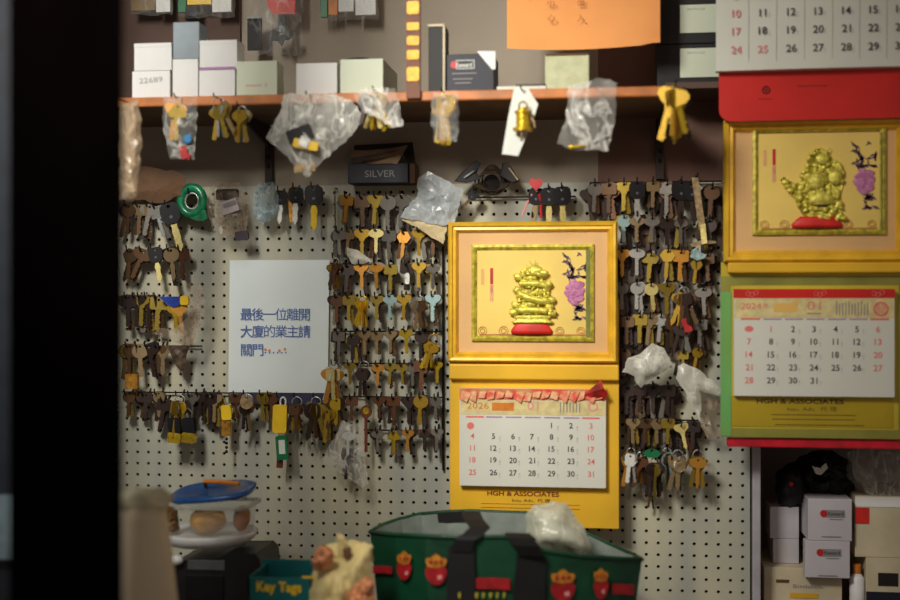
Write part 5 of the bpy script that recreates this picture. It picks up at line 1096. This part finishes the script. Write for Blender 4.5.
# device, tray, food container
y = -.32; q = Pl(y, 213)
t = thing('black_device', 'black desktop machine standing under the food container', 'machine', (q.X(215), -.26, ZC))
pts = [(170, 566), (188, 560), (215, 558), (226, 554), (255, 553), (260, 558), (262, 575), (250, 585), (248, 640), (180, 640)]
MB().ext([(q.X(a), max(q.Z(b), ZC + .001)) for a, b in pts], [], y, y + .13).build('body', mat('device_black', (26, 22, 28), .45, var=.15), t, bevel=.004)
q.box(MB(), 188, 560, 225, 570, y - .003, y).build('front_panel', M['greypl'], t, bevel=.001); q.box(MB(), 186, 575, 224, 600, y - .004, y).build('lower_panel', M['black'], t, bevel=.001)
MB().ball(P(176, 560, y - .01), 7.5 * q.k, .01, 5 * q.k).build('white_knob', M['white'], t, smooth=True)
t = thing('white_tray', 'white plastic tray lying under the food container', 'tray', P(205, 552, y))
c = P(207, 540, -.26); kk = mpp(207, -.26)
MB().lathe([(40 * kk, -11 * kk), (47 * kk, -6 * kk), (50 * kk, 0), (49 * kk, 1.5 * kk), (44 * kk, 0)], (c.x, -.255, P(207, 538.5, -.34).z - 1.2 * kk), 36, sy=.95).build('dish', M['white'], t, smooth=True)
y = -.345; q = Pl(y, 215); SH_ = -8; zb = P(207, 538.5, -.34).z + .001
t = thing('food_container', 'clear plastic food tub with a blue lid standing ajar', 'food container', (q.X(215), -.29, zb))
a, b = q.X(182 + SH_), q.X(251 + SH_); zt = q.Z(508)
def rrect(x0, x1, y0, y1, r, n=4):
    o = []
    for cx, cy, a0 in ((x1 - r, y1 - r, 0), (x0 + r, y1 - r, 90), (x0 + r, y0 + r, 180), (x1 - r, y0 + r, 270)):
        for i in range(n + 1): an = R(a0 + 90 * i / n); o.append((cx + r * math.cos(an), cy + r * math.sin(an)))
    return o
def loft(levels):
    mb = MB(); n_ = None
    for o, z_ in levels:
        n_ = len(o); mb.v += [(p[0], p[1], z_) for p in o]
    for l in range(len(levels) - 1):
        mb.f += [(l * n_ + i, l * n_ + (i + 1) % n_, (l + 1) * n_ + (i + 1) % n_, (l + 1) * n_ + i) for i in range(n_)]
    return mb
lv = loft([(rrect(a + .006, b - .006, y + .004, y + .10, .012), zb), (rrect(a, b, y, y + .105, .015), zt)]); lv.f.append(tuple(range(20))); lv.build('tub', TUB, t, smooth=True)
loft([(rrect(a - .006, b + .006, y - .006, y + .11, .018), zt - .004), (rrect(a - .008, b + .008, y - .008, y + .112, .018), zt + .003), (rrect(a, b, y, y + .105, .015), zt + .004)]).build('tub_rim', film('tub_rim', (206, 206, 196), .7, streak=.1), t)
lid = MB(); o = []
for i in range(28):
    an = 2 * math.pi * i / 28; sx_, sy_ = math.cos(an), math.sin(an); px = 205 + 42 * math.copysign(abs(sx_) ** .7, sx_); dep = (.055) * math.copysign(abs(sy_) ** .7, sy_)
    o.append((px, dep))
top = []
for dz, sc in ((-.004, .97), (.004, 1), (.007, .9), (.006, .82)):
    for px, dep in o:
        X_ = q.X(205 + (px - 205) * sc); dp = dep * sc; top.append((X_, y + .05 + dp, q.Z(505) + dz + (dp + .055) * .16 + (X_ - q.X(163)) * .09))
lid.v = top; lid.f = [(l * 28 + i, l * 28 + (i + 1) % 28, (l + 1) * 28 + (i + 1) % 28, (l + 1) * 28 + i) for l in range(3) for i in range(28)] + [tuple(84 + i for i in range(28)), tuple(range(27, -1, -1))]
lid.build('blue_lid', M['blue'], t, smooth=True)
t = thing('orange_stick', 'short orange stick lying on the blue lid', 'stick', P(221, 482, -.3)); MB().tube([P(204, 481, -.30), P(220, 482, -.30), P(239, 483.5, -.30)], .0042, 8).build('stick', M['orangestick'], t); MB().tube([P(206, 488, -.29), P(205, 481, -.29)], .003, 6).build('dark_end', M['black'], t)
t = thing('yellow_fruit', 'round yellow fruit inside the clear food tub', 'fruit', P(207, 536, -.30)); MB().ball((q.X(202), -.31, zb + .0275), .036, .026, .026, .1).build('flesh', M['food'], t, smooth=True)
t = thing('orange_piece', 'orange brown snack piece inside the tub beside the yellow fruit', 'snack', P(236, 536, -.29)); MB().ball((q.X(231), -.275, zb + .0275), .016, .022, .024, .2).build('flesh', mat('snack_orange', (190, 110, 50), .6), t, smooth=True)
# crumbs of metal left of tub
t = thing('key_heap', 'small heap of brass trinkets beside the food container', 'trinkets', P(168, 528, -.33)); t['kind'] = 'stuff'
crumple([(158, 508), (166, 505), (178, 510), (180, 530), (160, 534)], -.30, .02, .02, 95, 3).build('trinkets', mat('trinket_brass', (150, 110, 60), .4, .4, var=.5, scale=160), t)
# blurred beige roll in front
q = Pl(-.72, 146)
t = thing('paper_roll', 'blurred tall beige paper roll with a pale frayed top', 'paper roll', (q.X(146), -.72, ZC)); cx = q.X(143)
MB().lathe([(q.k * 40, ZC + .001), (q.k * 34, q.Z(600)), (q.k * 25, q.Z(520)), (q.k * 22, q.Z(506))], (cx, -.72, 0), 28).build('roll', M['beige'], t, smooth=True)
MB().ball((cx, -.72, q.Z(502)), q.k * 28, q.k * 22, q.k * 14, .5, 16, 10).build('frayed_top', M['fluff'], t, smooth=True)
# ------------------------------------------------------------------ recess things (lower corner)
zr = P(830, 604, .1).z
tag(MB().box(XPEG + .021, XR - .021, .03, .375, zr - .02, zr).build('recess_shelf', M['recess']), 'low shelf board inside the recess carrying the cartons', 'shelf')
def kw(x0, x1, ly):
    def f(t, q, y):
        w = x1 - x0; lx = x0 + w * .56
        MB().box(q.X(lx - 7), q.X(lx + 12), y - .0004, y, q.Z(ly + 3.6), q.Z(ly - 3.6)).build('logo_plate', M['inkgrey'], t)
        MB().lathe([(3.6 * q.k, 0), (3.6 * q.k, .0006)], (q.X(lx - 9), y, q.Z(ly)), 14, 'y').build('red_dot', M['redtag'], t)
        MB().text('Keward', q.X(lx + 3), q.Z(ly), 3.6 * q.k, y - .0008, w=15 * q.k, bold=.02).build('logo_lettering', M['ink'], t)
        mb = MB(); mb.box(q.X(lx - 3), q.X(lx + 10), y - .0004, y, q.Z(ly + 6), q.Z(ly + 5.2)); mb.box(q.X(x0 + w * .3), q.X(x0 + w * .75), y - .0004, y, q.Z(ly + 23.5), q.Z(ly + 22.6)); mb.build('small_print', M['inkgrey'], t)
    return f
bx = mat('carton_grey_white', (204, 198, 204), .6, var=.04, scale=8); G4 = 'cartons in the recess'
_, z1_ = carton('wide cream carton lying at the bottom of the recess', 764, 568, 842, 604, M['boxcream'], yf=.05, depth=.2, lid=False, group=G4, zb=zr + .0004, extra=lambda t, q, y: (MB().box(q.X(776), q.X(789), y - .0004, y, q.Z(583), q.Z(580)).build('brown_print', M['inkbrown'], t), MB().box(q.X(790), q.X(818), y - .0004, y, q.Z(598), q.Z(593)).build('gold_print', M['goldboard'], t), MB().text('Sinlock', q.X(808), q.Z(586), 3.4 * q.k, y - .0005, w=30 * q.k).build('lettering', M['inkgrey'], t)))
_, z2_ = carton('white logo carton on the wide cream carton, lower one', 805, 541, 850, 578, bx, yf=.02, depth=.028, lid=False, group=G4, extra=kw(805, 848, 552.5), zb=None)
_, z3_ = carton('white logo carton in the recess, upper one', 808, 499, 852, 540, bx, yf=.02, depth=.12, lid=False, group=G4, extra=kw(808, 852, 513.5), zb=z2_ + .0005)
_, z4_ = carton('small grey-white carton beside the lower logo carton', 773, 539, 799, 564, bx, yf=.09, depth=.1, lid=False, group=G4, zb=z1_ + .0005)
carton('small grey-white carton beside the upper logo carton', 770, 507, 799, 538, bx, yf=.09, depth=.1, lid=False, group=G4, zb=z4_ + .0005)
t = thing('black_pouch', 'black pouch with a red dot lying on the small recess carton', 'pouch', P(788, 505, .08))
crumple([(777, 470), (792, 462), (808, 466), (808, 500), (790, 508), (778, 504), (775, 490)], .09, .03, .01, 101, 4).build('body', M['black'], t, smooth=True)
MB().ball(P(791, 484, .055), .005, .003, .005).build('red_dot', M['redtag'], t)
t = bagthing('black_plastic_bag', 'glossy black plastic bag above the upper logo carton', 'bag', [(792, 462), (810, 452), (832, 450), (852, 462), (856, 492), (840, 500), (812, 496), (800, 484)], .10, .04, .024, M['black'], 103, 4)
MB().ext([(P(a, b, .05).x, P(a, b, .05).z) for a, b in ((812, 466), (820, 468), (826, 463), (828, 468), (821, 475), (816, 474))], [], .05, .053).build('white_scrap', M['label'], t)
bagthing('clear_plastic_bag', 'clear crinkled film bundle above the beige carton in the recess', 'bag', [(848, 452), (862, 446), (885, 445), (906, 450), (906, 492), (880, 498), (860, 490), (846, 476)], .05, .03, .024, CLEAR, 107, 4)
_, z5_ = carton('dark cream carton with a blue base, beneath the beige carton', 866, 558, 915, 604, M['boxcream'], yf=.04, depth=.2, lid=False, group=G4, zb=zr + .0004, extra=lambda t, q, y: (MB().box(q.X(878), q.X(898), y - .0004, y, q.Z(586), q.Z(573)).build('dark_label', M['blackm'], t), MB().box(q.X(866), q.X(915), y - .0006, y, zr + .001, q.Z(592)).build('blue_base', M['navy'], t)))
carton('beige carton with a red corner above the dark cream carton', 855, 496, 915, 552, M['boxcream'], yf=.04, depth=.2, lid=False, group=G4, zb=z5_ + .0005, extra=lambda t, q, y: (MB().box(q.X(855), q.X(869), y - .0006, y, q.Z(524), q.Z(508)).build('red_corner', M['redfab'], t), MB().box(q.X(855), q.X(915), y - .0003, y, q.Z(507), q.Z(497)).build('pale_band', M['boxwhite'], t)))
t = thing('white_bottle', 'narrow white bottle with orange cap between recess cartons', 'bottle', (P(857, 600, .05).x, .05, zr)); c = P(857, 600, .05)
MB().lathe([(.014, zr + .001), (.015, zr + .004), (.015, P(857, 578, .05).z), (.007, P(857, 573, .05).z)], (c.x, .05, 0), 18).build('body', M['white'], t, smooth=True)
MB().lathe([(.008, P(857, 573, .05).z), (.008, P(857, 564, .05).z)], (c.x, .05, 0), 14).build('cap', M['orangestick'], t)

# ------------------------------------------------------------------ black door frame close to the camera
def near(px, dist): d = FW + RT * ((px - 450) / F); return CAM + d * dist
a = near(9, 1.62); b = near(123, 1.62)
b = b - Vector((.0, 0, 0)); dv = (b - a).normalized(); nv = Vector((-dv.y, dv.x, 0))
mb = MB(); th = .06
pts = [a, b, b + nv * th - dv * .03, a + nv * th + dv * .0]
mb.add([Vector((p.x, p.y, z_)) for z_ in (ZF, 1.0) for p in pts], [(0, 1, 2, 3), (7, 6, 5, 4), (0, 4, 5, 1), (1, 5, 6, 2), (2, 6, 7, 3), (3, 7, 4, 0)])
struct('door_1', mb, M['doorblack'], .002)
# dim panel and pale sticker seen past the frame
a = near(-60, 2.1); b = near(20, 2.1)
mb = MB(); mb.add([(a.x, a.y, ZF), (b.x, b.y, ZF), (b.x, b.y, 1.0), (a.x, a.y, 1.0), (a.x, a.y + .02, ZF), (b.x, b.y + .02, ZF), (b.x, b.y + .02, 1.0), (a.x, a.y + .02, 1.0)], [(0, 1, 2, 3), (7, 6, 5, 4), (0, 4, 5, 1), (1, 5, 6, 2), (2, 6, 7, 3), (3, 7, 4, 0)])
struct('wall_west', mb, M['dimblue'])
t = thing('blue_sticker', 'pale blue poster strip seen past the outer side of door frame', 'poster', near(2, 2.08)); e0 = near(-20, 2.08); e1 = near(12, 2.08)
MB().add([(e0.x, e0.y, P(0, 560, e0.y).z), (e1.x, e1.y, P(0, 560, e0.y).z), (e1.x, e1.y, P(0, 495, e0.y).z), (e0.x, e0.y, P(0, 495, e0.y).z)], [(0, 1, 2, 3)]).build('sheet', M['paleblue'], t)

# ------------------------------------------------------------------ light
w = bpy.data.worlds.new('world'); scn.world = w; w.use_nodes = True
w.node_tree.nodes['Background'].inputs[0].default_value = (1.0, .9, .8, 1); w.node_tree.nodes['Background'].inputs[1].default_value = .125
def area(name, loc, target, size, power, colr, spread=180):
    l = bpy.data.lights.new(name, 'AREA'); l.energy = power; l.size = size; l.color = colr; l.spread = R(spread)
    o = bpy.data.objects.new(name, l); col.objects.link(o); o.location = loc; o.rotation_euler = (Vector(target) - Vector(loc)).to_track_quat('-Z', 'Y').to_euler(); return o
area('ceiling_lamp', (-.45, -1.9, 1.05), (-.08, 0, .06), .4, 6.8, (1, .96, .87), 66)
area('bounce_fill', (1.2, -2.2, .3), (.2, 0, 0), .9, 1.4, (1, .6, .4))  # added weak reddish fill standing in for bounce; no lamp there
s = bpy.data.lights.new('centre_fill_spot', 'SPOT'); s.energy = 27; s.color = (1, .92, .78); s.spot_size = R(36); s.spot_blend = 1.0; s.shadow_soft_size = .12  # added spot that brightens the middle of the wall; no fixture known
so = bpy.data.objects.new('centre_fill_spot', s); col.objects.link(so); so.location = (-.1, -2.3, .95); so.rotation_euler = (Vector((.02, 0, .0)) - so.location).to_track_quat('-Z', 'Y').to_euler()
scn.view_settings.view_transform = 'Standard'
scn.cycles.transparent_max_bounces = 16
